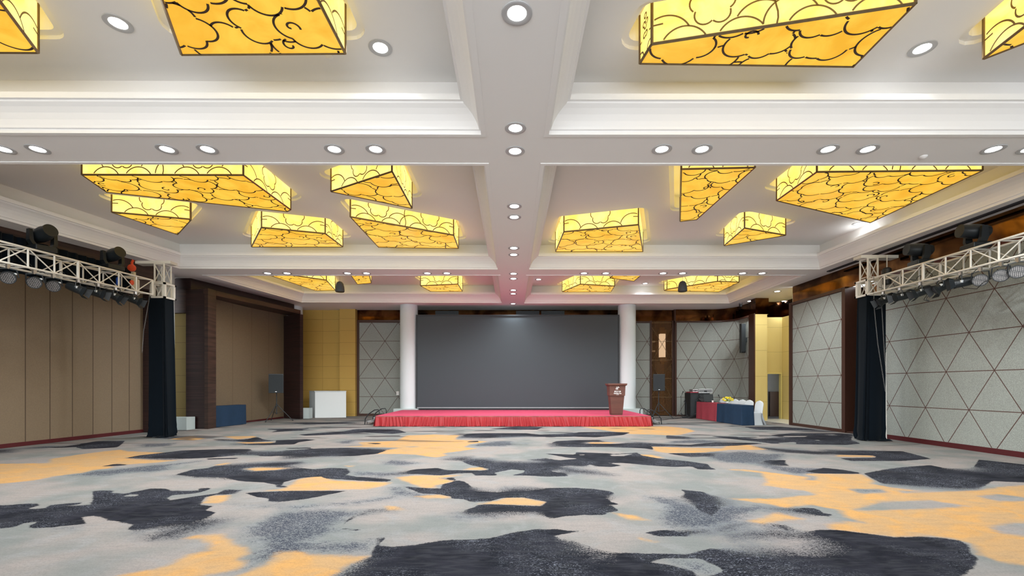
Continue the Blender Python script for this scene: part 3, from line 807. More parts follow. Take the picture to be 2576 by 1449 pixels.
# column with plinth
def column(x, y, r_, label, plinth, pz=0.46):
    root = thing('round_column', label, 'column', (x, y, 0), group='white round columns')
    mb = MB(); mb.lathe([(r_,0.0),(r_,5.2),(r_,5.26)], (x,y,0), 48); mb.build('shaft', M_plaster, root, smooth=True)
    mb = MB(); mb.box((plinth[0],plinth[1],0),(plinth[2],plinth[3],pz)); mb.build('plinth', M_plinth, root, bevel=.008)
    return root
column(-11.72, 15.15, .40, 'white round column behind the left black curtain', (-11.95,15.3,-10.94,15.72), .43)
column(-10.43, 21.75, .40, 'white round column behind the far left wooden portal', (-9.66,20.60,-9.20,21.0), .48)
column(-4.82, 21.3, .41, 'white round column at the left side of the big screen', (-5.42,20.78,-4.3,21.8), .44)
column(5.37, 21.3, .41, 'white round column at the right side of the big screen behind the podium', (4.85,20.78,5.98,21.8), .44)
# alcove behind column, piers and portal of the second bay
mb = MB(); wall_quad(mb, (-13.2,16.15), (-11.25,16.15), 0, 4.05); struct(mb, 'wall_left_recess', grid_mat('shaded_yellow_covering', (0.15, 0.105, 0.025), 1.2, 0.585, 0, 0.1, 0.005, (0.08,0.05,0.01), vs=60))  # yellow covering painted dark olive: the recess's shade is put into its colour
mb = MB(); mb.box((-13.2,15.95,4.05),(-11.25,16.15,5.27)); struct(mb, 'wall_left_recess_top', M_wenge2)
mb = MB(); mb.box((-13.6,14.4,0),(-13.2,16.3,5.3)); struct(mb, 'wall_left_recess_side', M_wenge)
portal = thing('trim_portal', None, None, (-10.6, 15.8, 0)); portal['kind'] = 'structure'
mb = MB(); mb.box((-11.32,15.8,0),(-10.64,16.12,4.84)); mb.build('left_pier', M_wenge, portal)
mb = MB(); mb.prism([(-10.635,15.74),(-10.50,15.72),(-10.50,16.15),(-10.635,16.15)], 0, 4.87); mb.build('edge_trim', M_wenge2, portal)
mb = MB(); mb.prism([(-10.62,15.76),(-9.45,20.35),(-10.2,20.9),(-11.4,16.1)], 4.70, 4.87); mb.build('header', M_wenge2, portal)
mb = MB(); mb.prism([(-10.55,21.0),(-9.5,20.4),(-9.43,20.55),(-10.4,21.3)], 0, 4.70); mb.build('right_pier', M_wenge, portal)
mb = MB(); mb.prism([(-11.75,15.9),(-11.22,15.9),(-10.05,21.0),(-10.9,21.3)], 4.871, 5.27); struct(mb, 'wall_left_header_far', M_wenge)
mb = MB(); wall_quad(mb, (-11.05,16.13), (-10.5,21.2), 0.06, 4.8, u0=16.0); struct(mb, 'wall_left_partition_far', M_part2)
mb = MB(); mb.prism([(-11.05,16.16),(-11.0,16.16),(-10.52,20.98),(-10.57,20.98)], 0, .07); struct(mb, 'baseboard_left_far', M_skirting)
mb = MB(); mb.box((-11.2,21.3,0),(-10.42,22.6,5.3)); struct(mb, 'wall_left_end', M_wenge)

# ================================================================ BACK WALL
YB = 22.6
mb = MB(); wall_quad(mb, (-10.5,YB), (-8.25,YB), 0, 5.27, u0=-10.5); struct(mb, 'wall_back_yellow', M_yellow)
mb = MB(); wall_quad(mb, (-8.45,YB-.3), (-7.68,YB-.3), 0, 5.27, u0=-9.3); wall_quad(mb, (-8.45,YB), (-8.45,YB-.3), 0, 5.27, u0=-9.0); wall_quad(mb, (-7.68,YB-.3), (-7.68,YB), 0, 5.27, u0=-9.0)
struct(mb, 'wall_back_yellow_pier', M_yellow)
mb = MB(); wall_quad(mb, (-7.6,YB), (-4.3,YB), 0.10, 4.66, u0=-7.6); struct(mb, 'wall_back_panel_left', M_tri_bl)
mb = MB(); mb.box((-7.70,YB-.06,0),(-7.58,YB+.02,4.75)); mb.box((-7.58,YB-.05,4.64),(-4.3,YB+.02,4.75)); mb.box((-7.58,YB-.04,0),(-4.3,YB+.02,.11)); struct(mb, 'trim_back_left', M_frame)
mb = MB(); mb.quad((-7.7,YB,4.7),(11.0,YB,4.7),(11.0,YB,5.27),(-7.7,YB,5.27)); struct(mb, 'wall_back_mirror_band', M_mirror)
mb = MB(); mb.box((-4.5,YB-.01,0),(5.2,YB+.03,4.72)); struct(mb, 'wall_back_centre', M_grey)
mb = MB(); wall_quad(mb, (5.0,YB), (6.84,YB), 0.06, 4.62, u0=5.0); struct(mb, 'wall_back_panel_right', M_tri_br)
mb = MB(); mb.box((6.84,YB-.06,0),(6.93,YB+.02,4.72)); mb.box((5.0,YB-.05,4.60),(6.84,YB+.02,4.69)); mb.box((5.0,YB-.04,0),(6.84,YB+.02,.07)); struct(mb, 'trim_back_right', M_frame)
# ventilation grilles above the screen
for gx in (-3.2, .8, 2.05):
    root = thing('air_vent', {-3.2:'black air vent above the left part of the screen', .8:'black air vent above the middle of the screen', 2.05:'black air vent above the screen right of the middle one'}[gx], 'air vent', (gx, YB-.03, 4.98))
    MB().box((gx-.6,YB-.04,4.98),(gx+.55,YB-.012,5.2)).build('backing', M_black, root)
    mb = MB()
    for k in range(5): mb.box((gx-.6,YB-.055,4.995+k*.043),(gx+.55,YB-.04,5.005+k*.043))
    mb.build('louvre_slats', M_black2, root)

# opening to the foyer: jambs, dim foyer with a hanging lantern
m, t, b = nt('amber_tinted_glass')
b.inputs['Base Color'].default_value = (0.35, 0.2, 0.1, 1); b.inputs['Roughness'].default_value = 0.03; b.inputs['Metallic'].default_value = 0.0
tr = t.nodes.new('ShaderNodeBsdfTransparent'); tr.inputs[0].default_value = (0.72, 0.6, 0.48, 1)
mx = t.nodes.new('ShaderNodeMixShader'); mx.inputs[0].default_value = 0.18
out = t.nodes['Material Output']
t.links.new(tr.outputs[0], mx.inputs[1]); t.links.new(b.outputs[0], mx.inputs[2]); t.links.new(mx.outputs[0], out.inputs[0])
M_glass = m
M_foyer = mat('dim_foyer_wall', (0.035, 0.018, 0.012), 0.4, var=0.4, vs=1.5)
mb = MB(); mb.box((7.93,YB-.06,0),(8.06,YB+.02,4.72)); struct(mb, 'trim_back_opening', M_frame)
mb = MB(); mb.box((6.3,26.2,0),(10.5,26.3,5.3)); mb.box((6.2,YB+.03,0),(6.3,26.3,5.3)); mb.box((10.5,YB+.03,0),(10.6,26.3,5.3)); struct(mb, 'wall_foyer', M_foyer)
mb = MB(); mb.quad((6.3,YB+.02,.02),(10.5,YB+.02,.02),(10.5,26.3,.02),(6.3,26.3,.02)); struct(mb, 'floor_foyer', mat('orange_brown_foyer_floor', (0.16,.06,.025), .3))
root = thing('window_glass_panel', 'amber-tinted glass panel with diagonal bronze bars beside the curved fabric wall', 'glass panel', (7.43, YB-.02, 0))
MB().box((6.93,YB-.02,0.03),(7.93,YB-.008,4.70)).build('pane', M_glass, root)
mb = MB()
for k in range(5):
    z_ = 0.93+.92*k
    if z_ < 4.65: mb.box((6.93,YB-.032,z_-.008),(7.93,YB-.018,z_+.008))
for (xa, za, xb, zb_) in ((6.93,1.0,7.93,2.65),(6.93,2.7,7.93,4.35),(6.93,2.55,7.93,.9),(6.93,4.4,7.93,2.75)):
    mb.tube([(xa,YB-.025,za),(xb,YB-.025,zb_)], .009, 4)
mb.build('bars', M_brass, root)
root = thing('foyer_pendant', 'tall white pendant lantern with gold caps hanging behind the glass panel', 'pendant light', (7.72, 23.4, 2.6))
x_, y_ = 7.72, 23.4
MB().box((x_-.13,y_-.13,2.95),(x_+.13,y_+.13,4.15)).build('shade', emis('pendant_shade_glow', (1.0,.97,.92), 1.1), root)
mb = MB(); mb.box((x_-.16,y_-.16,4.15),(x_+.16,y_+.16,4.36)); mb.box((x_-.1,y_-.1,4.36),(x_+.1,y_+.1,4.48)); mb.box((x_-.16,y_-.16,2.72),(x_+.16,y_+.16,2.95)); mb.box((x_-.08,y_-.08,2.6),(x_+.08,y_+.08,2.72))
mb.build('gold_caps', mat('pale_gold', (.55,.4,.2), .35, .6), root)
MB().tube([(x_,y_,4.48),(x_,y_,5.6)], .008, 6).build('cord', M_black, root)
mb = MB(); mb.box((7.75,24.4,0),(8.15,24.8,5.3)); struct(mb, 'wall_foyer_pier', mat('foyer_brown_pier', (.13,.07,.04), .5))
# curved fabric wall
pts = [(8.06,22.4),(9.0,22.4),(9.75,22.4)] + [(9.75+math.cos(R(90-a)), 21.4+math.sin(R(90-a))) for a in range(10,91,10)] + [(10.75,20.6),(10.75,19.92)]
mb = MB(); u = 8.06
for a_, b_ in zip(pts[:-1], pts[1:]):
    L_ = math.dist(a_, b_); wall_quad(mb, a_, b_, 0.06, 4.62, u0=u, u1=u+L_); u += L_
struct(mb, 'wall_back_curved', M_tri_cv)
def strip(mb, pts, th, z0, z1):
    for a_, b_ in zip(pts[:-1], pts[1:]):
        d = (Vector(b_)-Vector(a_)).normalized(); n_ = Vector((d.y, -d.x))*th
        mb.prism([a_, b_, (b_[0]+n_.x,b_[1]+n_.y), (a_[0]+n_.x,a_[1]+n_.y)], z0, z1)
mb = MB(); strip(mb, pts, .05, 4.60, 4.68); strip(mb, pts, .03, 0, .07); mb.box((8.0,22.32,0),(8.08,22.6,4.68)); mb.box((10.66,19.84,0),(10.78,19.95,4.68)); struct(mb, 'trim_curved_wall', M_frame)
mb = MB()
for a_, b_ in zip(pts[:-1], pts[1:]): mb.quad((*a_,4.68),(*b_,4.68),(*b_,5.27),(*a_,5.27))
struct(mb, 'wall_curved_mirror_band', M_mirror)
mb = MB(); mb.box((8.0,22.41,4.6),(8.06,22.62,5.27)); struct(mb, 'trim_mirror_return', M_frame)

# ================================================================ ALCOVE with the doorway
mb = MB(); wall_quad(mb, (10.42,19.5), (10.93,19.5), 0, 4.56); wall_quad(mb, (10.93,19.5), (10.93,20.4), 0, 4.56)
struct(mb, 'wall_alcove_pier', M_yellow2)
mb = MB(); mb.box((10.37,19.5,0),(10.42,19.95,4.6)); struct(mb, 'trim_alcove_pier', M_frame)
mb = MB(); mb.box((10.44,19.5,4.56),(11.0,19.9,5.27)); struct(mb, 'wall_alcove_pier_mirror', M_mirror)
DX0, DX1, DZ = 11.42, 12.02, 2.02
mb = MB()
wall_quad(mb, (10.9,20.4), (DX0,20.4), 0, 4.56); wall_quad(mb, (DX1,20.4), (12.12,20.4), 0, 4.56); mb.quad((DX0,20.4,DZ),(DX1,20.4,DZ),(DX1,20.4,4.56),(DX0,20.4,4.56), uv=[(1,DZ),(1.6,DZ),(1.6,4.56),(1,4.56)])
wall_quad(mb, (12.1,20.4), (12.1,17.35), 0, 4.56)
struct(mb, 'wall_alcove', M_yellow2)
mb = MB(); mb.quad((10.9,20.4,4.56),(12.1,20.4,4.56),(12.1,20.4,5.27),(10.9,20.4,5.27)); mb.quad((12.1,20.4,4.56),(12.1,17.3,4.56),(12.1,17.3,5.27),(12.1,20.4,5.27)); struct(mb, 'wall_alcove_mirror_band', M_mirror)
M_jamb = mat('pale_yellow_door_jamb', (.7,.58,.2), .5)
mb = MB(); mb.box((DX0-.05,20.34,0),(DX0,20.5,DZ+.05)); mb.box((DX1,20.34,0),(DX1+.05,20.5,DZ+.05)); mb.box((DX0,20.34,DZ),(DX1,20.5,DZ+.05)); struct(mb, 'door_1', M_jamb)
mb = MB(); mb.box((11.0,22.4,0),(13.3,22.5,3)); mb.box((13.2,20.5,0),(13.3,22.5,3)); mb.box((11.0,20.5,0),(11.05,22.5,3)); mb.box((11.0,20.5,2.6),(13.3,22.5,2.7)); struct(mb, 'wall_passage', mat('passage_wall_paint', (.13,.135,.14), .8))
mb = MB(); mb.box((12.62,22.25,0),(13.15,22.38,1.2)); struct(mb, 'trim_passage_wainscot', M_foyer)
mb = MB(); mb.box((7.0,23.7,0.03),(7.42,23.8,3.25)); struct(mb, 'wall_foyer_drape', M_velvet)
mb = MB(); mb.box((6.95,23.68,3.25),(7.45,23.72,3.33)); mb.box((6.95,23.68,3.75),(7.45,23.72,3.83)); mb.box((6.98,23.68,3.33),(7.03,23.72,4.6)); mb.box((7.25,23.68,3.33),(7.3,23.72,4.4)); struct(mb, 'trim_foyer_drape_frame', M_alu)
mb = MB(); mb.box((11.0,20.4,-.01),(13.3,22.5,.008)); struct(mb, 'floor_passage', mat('dark_passage_floor', (.05,.05,.055), .5))
mb = MB(); mb.box((12.15,22.3,0.0),(12.32,22.4,2.4)); struct(mb, 'trim_passage', M_white)
lp = bpy.data.lights.new('passage_lamp', 'POINT'); lp.energy = 3; lp.shadow_soft_size = .1
o = bpy.data.objects.new('passage_lamp', lp); COL.objects.link(o); o.location = (12.0, 21.4, 2.3)
# ================================================================ RIGHT WALL
XR = 10.62
mb = MB(); wall_quad(mb, (XR,17.22), (XR,14.58), .10, 4.56, u0=17.22, u1=14.58); struct(mb, 'wall_right_panel_far', M_tri_far)
mb = MB(); mb.box((XR-.06,17.22,0),(XR+.08,17.36,4.64)); mb.box((XR-.05,14.58,4.54),(XR+.04,17.25,4.64)); mb.box((XR-.05,14.45,0),(XR+.42,14.6,4.64)); mb.box((XR-.04,14.55,0),(XR+.02,17.3,.10)); struct(mb, 'trim_right_far', M_frame)
mb = MB(); mb.box((XR+.08,17.30,0),(12.2,17.36,5.27)); struct(mb, 'wall_alcove_return', M_yellow2)
mb = MB(); wall_quad(mb, (XR,13.02), (XR,-8), .12, 4.56, u0=13.02, u1=-8); struct(mb, 'wall_right_panel_near', M_tri_near)
mb = MB(); mb.box((XR-.035,-8,0),(XR+.02,13.05,.12)); mb.box((XR-.04,-8,4.54),(XR+.02,13.02,4.62)); mb.box((XR-.04,13.0,0),(XR+.5,13.12,4.62)); struct(mb, 'baseboard_right', M_skirting)
mb = MB(); mb.box((XR+.40,13.1,0),(XR+.46,14.5,4.6)); mb.box((XR+.02,-8,4.6),(XR+.06,17.25,5.27)); struct(mb, 'wall_right_mirror_band', M_mirror)
mb = MB(); mb.box((XR+.0,13.1,0.02),(XR+.42,14.46,.05)); struct(mb, 'floor_recess_sill', M_frame)
# dark slot for the roll-down screen in the soffit along the right wall
mb = MB(); mb.box((10.30,-6,SOFFIT-.03),(10.42,14.9,SOFFIT+.01)); struct(mb, 'trim_ceiling_slot', mat('slot_charcoal', (.03,.03,.035), .7))

# ================================================================ SCREEN, STAGE, PODIUM
root = thing('led_screen', 'huge dark grey LED screen between the two columns behind the stage', 'screen', (.27, 21.0, .40))
MB().box((-4.38,21.02,.50),(4.90,21.12,4.72)).build('display', M_screen, root)
mb = MB(); mb.box((-4.43,20.99,.40),(4.95,21.14,.46)); mb.box((-4.43,20.99,4.72),(4.95,21.14,4.77)); mb.box((-4.43,20.99,.46),(-4.38,21.14,4.72)); mb.box((4.90,20.99,.46),(4.95,21.14,4.72))
mb.build('frame', M_black, root)
MB().box((-4.38,20.98,.465),(4.90,21.02,.50)).build('bottom_rail', mat('grey_rail', (.35,.37,.38), .4, .5), root)
MB().box((-4.0,21.12,0),(4.5,21.3,4.6)).build('support_wall', M_black2, root)

SX0, SX1, SY0, SY1, SH = -5.0, 5.09, 16.7, 20.72, .39
root = thing('stage', 'low stage with pink-red carpet top and pleated red skirt', 'stage', (.04, SY0, 0))
MB().box((SX0,SY0,.345),(SX1,SY1,SH)).build('carpet_top', M_red, root)
MB().box((SX0+.08,SY0+.08,0),(SX1-.08,SY1-.02,.345)).build('platform_frame', M_black2, root)
mb = MB(); mb.box((SX0,SY0-.012,.352),(SX1,SY0,.385)); mb.build('edge_strip', mat('worn_edge_strip', (.3,.1,.09), .5, var=.9, vs=3, scale=(1,1,.1)), root)
r2 = random.Random(3)
def skirt(p0, p1, z1, name, m_, par, amp=.05, per=.16):
    p0, p1 = Vector(p0), Vector(p1); L_ = (p1-p0).length; e = (p1-p0)/L_; n_ = Vector((e.y, -e.x))
    nu = int(L_/.014); rows = 8; ph = []; x = 0
    g = np.zeros(nu+1); sl = np.zeros(nu+1); x = 0.0; k = 0; a_ph = 0.0; lean = 0
    rr = random.Random(int(L_*100))
    freq = []; f_ = 1.0
    for i in range(nu+1):
        if i % 12 == 0: f_ = rr.uniform(.6, 1.7)
        if i % 40 == 0: lean = rr.uniform(-.10, .10)
        a_ph += 2*math.pi*.014/per*f_; g[i] = a_ph; sl[i] = lean
    k_ = np.ones(25)/25; sl = np.convolve(np.pad(sl, 12, mode='edge'), k_, 'valid')
    vs = []; fs = []
    for j in range(rows+1):
        tt = j/rows; z = z1*(1-tt)+.006*tt
        for i in range(nu+1):
            u = i*L_/nu + sl[i]*tt
            d = .012 + amp*(.25+.75*tt)*(.5+.5*math.sin(g[i]+ .6*math.sin(g[i]*.37+2*tt))) + .03*tt
            q = p0+e*u+n_*d
            vs.append((q.x, q.y, z if j < rows else .006+.012*(.5+.5*math.sin(g[i]*.3))))
    for j in range(rows):
        for i in range(nu):
            a = j*(nu+1)+i; fs.append((a, a+nu+1, a+nu+2, a+1))
    mb = MB(); mb.add(vs, fs); return mb.build(name, m_, par, smooth=True, autosm=False)
skirt((SX0,SY0), (SX1,SY0), .352, 'front_skirt', M_skirt, root)
skirt((SX0,SY1-.3), (SX0,SY0), .352, 'side_skirt', M_skirt, root)
skirt((SX1,SY0), (SX1,SY1-.3), .352, 'side_skirt', M_skirt, root)

# podium
px_, py_ = 3.93, 17.2
root = thing('podium', 'red-brown wooden podium with white lettering at the right front of the stage', 'podium', (px_, py_, SH))
def frustum(mb, w0, d0, w1, d1, z0, z1, c=(px_, py_)):
    x, y = c
    vs = [(x-w0/2,y-d0/2,z0),(x+w0/2,y-d0/2,z0),(x+w0/2,y+d0/2,z0),(x-w0/2,y+d0/2,z0),(x-w1/2,y-d1/2,z1),(x+w1/2,y-d1/2,z1),(x+w1/2,y+d1/2,z1),(x-w1/2,y+d1/2,z1)]
    mb.add(vs, [(0,3,2,1),(4,5,6,7),(0,1,5,4),(1,2,6,5),(2,3,7,6),(3,0,4,7)])
mb = MB(); frustum(mb, .41, .34, .41, .34, SH, SH+.05); frustum(mb, .42, .36, .53, .42, SH+.05, SH+.73); mb.build('body', M_podium, root, bevel=.006)
mb = MB(); frustum(mb, .57, .48, .60, .50, SH+.73, SH+1.12); mb.build('sign_box', M_podium, root, bevel=.006)
mb = MB(); frustum(mb, .62, .52, .70, .58, SH+1.10, SH+1.13); frustum(mb, .70, .58, .71, .58, SH+1.13, SH+1.19); mb.build('top', M_podium, root, bevel=.006)
M_letter = mat('white_lettering', (.85,.85,.85), .5)
yf = py_-.26
def text_mesh(body, size, x, y, z, name, par, offset=.0):
    cu = bpy.data.curves.new(name, 'FONT'); cu.body = body; cu.size = size; cu.align_x = 'CENTER'; cu.extrude = .002; cu.offset = offset
    tmp = bpy.data.objects.new('lettering', cu); COL.objects.link(tmp)
    dg = bpy.context.evaluated_depsgraph_get(); dg.update()
    me = bpy.data.meshes.new_from_object(tmp.evaluated_get(dg))
    bpy.data.objects.remove(tmp)
    me.materials.clear(); me.materials.append(M_letter)
    o = bpy.data.objects.new(name, me); COL.objects.link(o); o.parent = par
    o.rotation_euler = (R(90), 0, 0); o.location = (x-par.location.x, y-par.location.y, z-par.location.z)
    return o
text_mesh('假日酒店', .062, px_, yf, SH+.865, 'lettering', root, .0015)
text_mesh('Holiday Inn', .062, px_, yf, SH+.80, 'lettering', root, .0018)
text_mesh('HOTEL', .03, px_, yf, SH+.757, 'lettering', root)
mb = MB()
def stroke(pts, r_): mb.tube([(px_+a, yf-.001, SH+b_) for a, b_ in pts], r_, 6)
stroke([(-.035,1.065),(-.042,1.03),(-.05,.99),(-.04,.955),(-.03,.96)], .009)
stroke([(.028,1.075),(.012,1.04),(.004,1.0),(.0,.95)], .010)
stroke([(-.075,.985),(-.04,.995),(.0,1.025),(.03,1.045),(.075,1.04)], .008)
stroke([(-.035,1.065),(-.028,1.06)], .008)
mb.build('logo_mark', M_letter, root)

# stair rails at the stage's ends
def stage_steps(x0, sgn, label):
    root = thing('stage_steps', label, 'steps', (x0, 18.0, 0), group='portable stage steps')
    for k, hz in ((0, .26), (1, .13)):
        xa = x0+sgn*(.05+.25*k); MB().box((xa,17.6,hz-.03),(xa+sgn*.25,18.5,hz)).build('tread', mat('grey_tread', (.3,.3,.31), .6), root)
    mb = MB()
    for yy in (17.62, 18.48):
        mb.tube([(x0+sgn*.05,yy,0),(x0+sgn*.05,yy,.23)], .012, 6); mb.tube([(x0+sgn*.55,yy,0),(x0+sgn*.55,yy,.10)], .012, 6); mb.tube([(x0+sgn*.05,yy,.22),(x0+sgn*.55,yy,.09)], .012, 6)
    mb.build('frame', M_black2, root)
    for yy in (17.56, 18.54):
        p = [(x0+sgn*.62,yy,0),(x0+sgn*.60,yy,.22),(x0+sgn*.48,yy,.40),(x0+sgn*.24,yy,.56),(x0+sgn*.10,yy,.57),(x0+sgn*.06,yy,.48),(x0+sgn*.06,yy,.26)]
        MB().tube(p, .02, 8).build('handrail', M_black, root, smooth=True)
stage_steps(SX0-.06, -1, 'small black steps with hooped handrails at the left end of the stage')
stage_steps(SX1+.06, 1, 'small black steps with hooped handrails at the right end of the stage')

# ================================================================ SPEAKERS ON TRIPODS
def tripod_speaker(x, y, zb_, w_, h_, label_s, label_t, rz=0.0):
    root = thing('speaker_stand', label_t, 'speaker stand', (x, y, 0), rz)
    MB().tube([(0,0,.30),(0,0,zb_+.02)], .019, 10).build('pole', M_black2, root, world=False, smooth=True)
    MB().lathe([(.035,.62),(.035,.74)], n=12).build('collar', M_black, root, world=False, smooth=True)
    MB().lathe([(.03,.30),(.03,.36)], n=12).build('hub', M_black, root, world=False, smooth=True)
    for k in range(3):
        a = R(90+120*k+25); c, s_ = math.cos(a), math.sin(a)
        lg = MB().tube([(.02*c,.02*s_,.70),(.62*c,.62*s_,.018)], .014, 8).build('leg', M_black2, root, world=False, smooth=True)
        MB().tube([(.28*c,.28*s_,.40),(.02*c,.02*s_,.33)], .008, 6).build('brace', M_black2, lg, world=False)
        MB().lathe([(.022,0),(.022,.04)], (.62*c,.62*s_,0), 10).build('rubber_foot', M_black, lg, world=False)
    sp = thing('loudspeaker', label_s, 'loudspeaker', (x, y, zb_), rz)
    mb = MB(); mb.prism([(-w_/2,-.22),(w_/2,-.22),(w_/2,.0),(w_/3,.2),(-w_/3,.2),(-w_/2,.0)], 0, h_); mb.build('cabinet', M_black, sp, world=False, bevel=.012)
    MB().box((-w_/2+.02,-.235,.03),(w_/2-.02,-.219,h_-.03)).build('grille', mat('speaker_grille', (.022,.028,.032), .7, var=.3, vs=300, bmp=.4, bs=400), sp, world=False, bevel=.006)
    MB().box((-.03,-.24,.045),(.03,-.236,.07)).build('badge', M_steel, sp, world=False)
tripod_speaker(-9.93, 19.2, 1.19, .56, .80, 'black loudspeaker on a tripod in front of the far left partition', 'black tripod stand beside the far left wooden pier', R(22))
tripod_speaker(6.67, 20.7, 1.26, .50, .76, 'black loudspeaker on a tripod in front of the amber glass panel', 'black tripod stand in front of the amber glass panel', R(-12))

# hanging pendant speakers
def pendant(px, py, Z, label):
    x = (px-CX)/F_PX*Z; z = EYE+(HY-py)/F_PX*Z
    root = thing('pendant_speaker', label, 'hanging speaker', (x, Z, z), group='hanging speakers')
    MB().lathe([(.150,0.0),(.165,.02),(.168,.06),(.155,.20),(.125,.31),(.085,.37),(.03,.395)], (x,Z,z), 32).build('housing', mat('grey_speaker_shell', (.075,.085,.085), .5), root, smooth=True)
    MB().lathe([(.14,-.004),(.145,.004)], (x,Z,z), 32).build('grille', M_black, root)
    MB().tube([(x,Z,z+.39),(x,Z,UPPER)], .006, 6).build('cable', M_steel, root)
pendant(855, 734.5, 17.0, 'grey bell-shaped speaker hanging in the far left ceiling tray')
pendant(1717, 733.5, 17.0, 'grey bell-shaped speaker hanging in the far right ceiling tray')
# dome camera
x, y = on(1863, 762, SOFFIT)
root = thing('dome_camera', 'small black dome camera under the right ceiling margin', 'security camera', (x, y, SOFFIT))
MB().lathe([(.075,0),(.075,-.05),(.06,-.07)], (x,y,SOFFIT), 20).build('base', mat('camera_grey', (.25,.26,.27), .5), root, smooth=True)
MB().lathe([(.068,-.06),(.068,-.12),(.05,-.165),(.02,-.18)], (x,y,SOFFIT), 20).build('dome', M_black, root, smooth=True)
# column speaker on the curved wall
root = thing('column_speaker', 'tall narrow black speaker mounted on the curved fabric wall', 'speaker', (10.52, 20.85, 3.0))
MB().box((10.46,20.76,3.0),(10.66,20.94,4.33)).build('cabinet', M_black, root, bevel=.012)
MB().box((10.475,20.745,3.04),(10.645,20.76,4.29)).build('grille', mat('speaker_grille', (.045,.055,.06)), root)
MB().box((10.66,20.8,3.5),(10.75,20.88,3.7)).build('bracket', M_black2, root)
# socket with cable on the back wall
root = thing('wall_socket', 'small white socket box on the back wall left of the left column', 'socket', (-5.66, 22.55, 1.02))
MB().box((-5.73,22.54,1.02),(-5.59,22.6,1.22)).build('box', M_white, root, bevel=.01)
MB().tube([(-5.66,22.57,1.02),(-5.62,22.57,.7),(-5.56,22.56,.3),(-5.6,22.5,.02)], .008, 6).build('cable', mat('pale_cable', (.5,.5,.48), .5), root)

# ================================================================ FURNITURE
root = thing('white_counter', 'white box-shaped counter in front of the yellow wall', 'counter', (-8.3, 21.3, 0))
q = [(-9.14,21.12),(-7.78,21.35),(-8.12,21.95),(-9.80,22.0)]
MB().prism(q, 0, 1.22).build('body', mat('white_counter_panel', (.74,.78,.79), .5, var=.015), root, bevel=.008)
q2 = [(x+(-.02 if x < -8.5 else .02), y+(-.02 if y < 21.5 else .02)) for x, y in q]
MB().prism(q2, 1.22, 1.25).build('top', M_cover, root)

def cloth_table(c0, c1, depth, h, m_, label, loose=0.0):
    """table under a cloth: front line c0-c1, depth away to the left normal"""
    a, b_ = Vector(c0), Vector(c1); e = (b_-a); Ln = e.length; e.normalize(); n_ = Vector((-e.y, e.x))
    base = thing('covered_table', label, 'table', (a.x, a.y, 0))
    cors = [a, b_, b_+n_*depth, a+n_*depth]
    mb = MB(); mb.prism([(p.x,p.y) for p in [q+((sum((c for c in cors), Vector((0,0)))/4)-q)*.02 for q in cors]], h-.03, h-.004); mb.build('tabletop', M_plinth, base)
    for q in cors:
        cc = q + ((sum((c for c in cors), Vector((0,0)))/4)-q).normalized()*.09
        MB().tube([(cc.x,cc.y,0),(cc.x,cc.y,h-.03)], .015, 8).build('leg', M_steel, base)
    # cloth
    per = []; 
    for i in range(4):
        p, q = cors[i], cors[(i+1)%4]; L_ = (q-p).length; k = max(2, int(L_/.03))
        dd = (q-p)/L_; nn = Vector((dd.y, -dd.x))
        if nn.dot((p+q)/2 - sum((c for c in cors), Vector((0,0)))/4) < 0: nn = -nn
        for j in range(k): per.append((p+dd*(L_*j/k), nn, i, j/k))
    vs = []; fs = []; N = len(per); rows = 9; rr = random.Random(int(abs(c0[0])*10))
    for j in range(rows+1):
        tt = j/rows
        for i, (p, nn, si, uu) in enumerate(per):
            wv = .5+.5*math.sin(i*.33+si*1.3+.8*math.sin(i*.07)); edge = min(uu, 1-uu)
            d = .004 + tt*(.012+.03*wv) 
            sag = .0
            zz = h - (h-.012)*tt
            q_ = p+nn*d
            vs.append((q_.x, q_.y, zz))
    for j in range(rows):
        for i in range(N):
            a_ = j*N+i; b2 = j*N+(i+1)%N; fs.append((a_, a_+N, b2+N, b2))
    fs.append(tuple(range(N)))
    mb = MB(); mb.add(vs, fs)
    o = mb.build('tablecloth', m_, base, smooth=True)
    return base
cloth_table((-10.62,16.15), (-10.36,17.72), .40, .76, M_navy, 'navy-clothed table standing against the far left partition')
cloth_table((8.50,18.86), (8.62,17.08), .46, .76, M_navy, 'navy-clothed long table in the right rear with white chairs behind it')
cloth_table((8.42,20.75), (8.50,18.88), .46, .77, M_redcloth, 'wine-red clothed table beside the equipment rack')

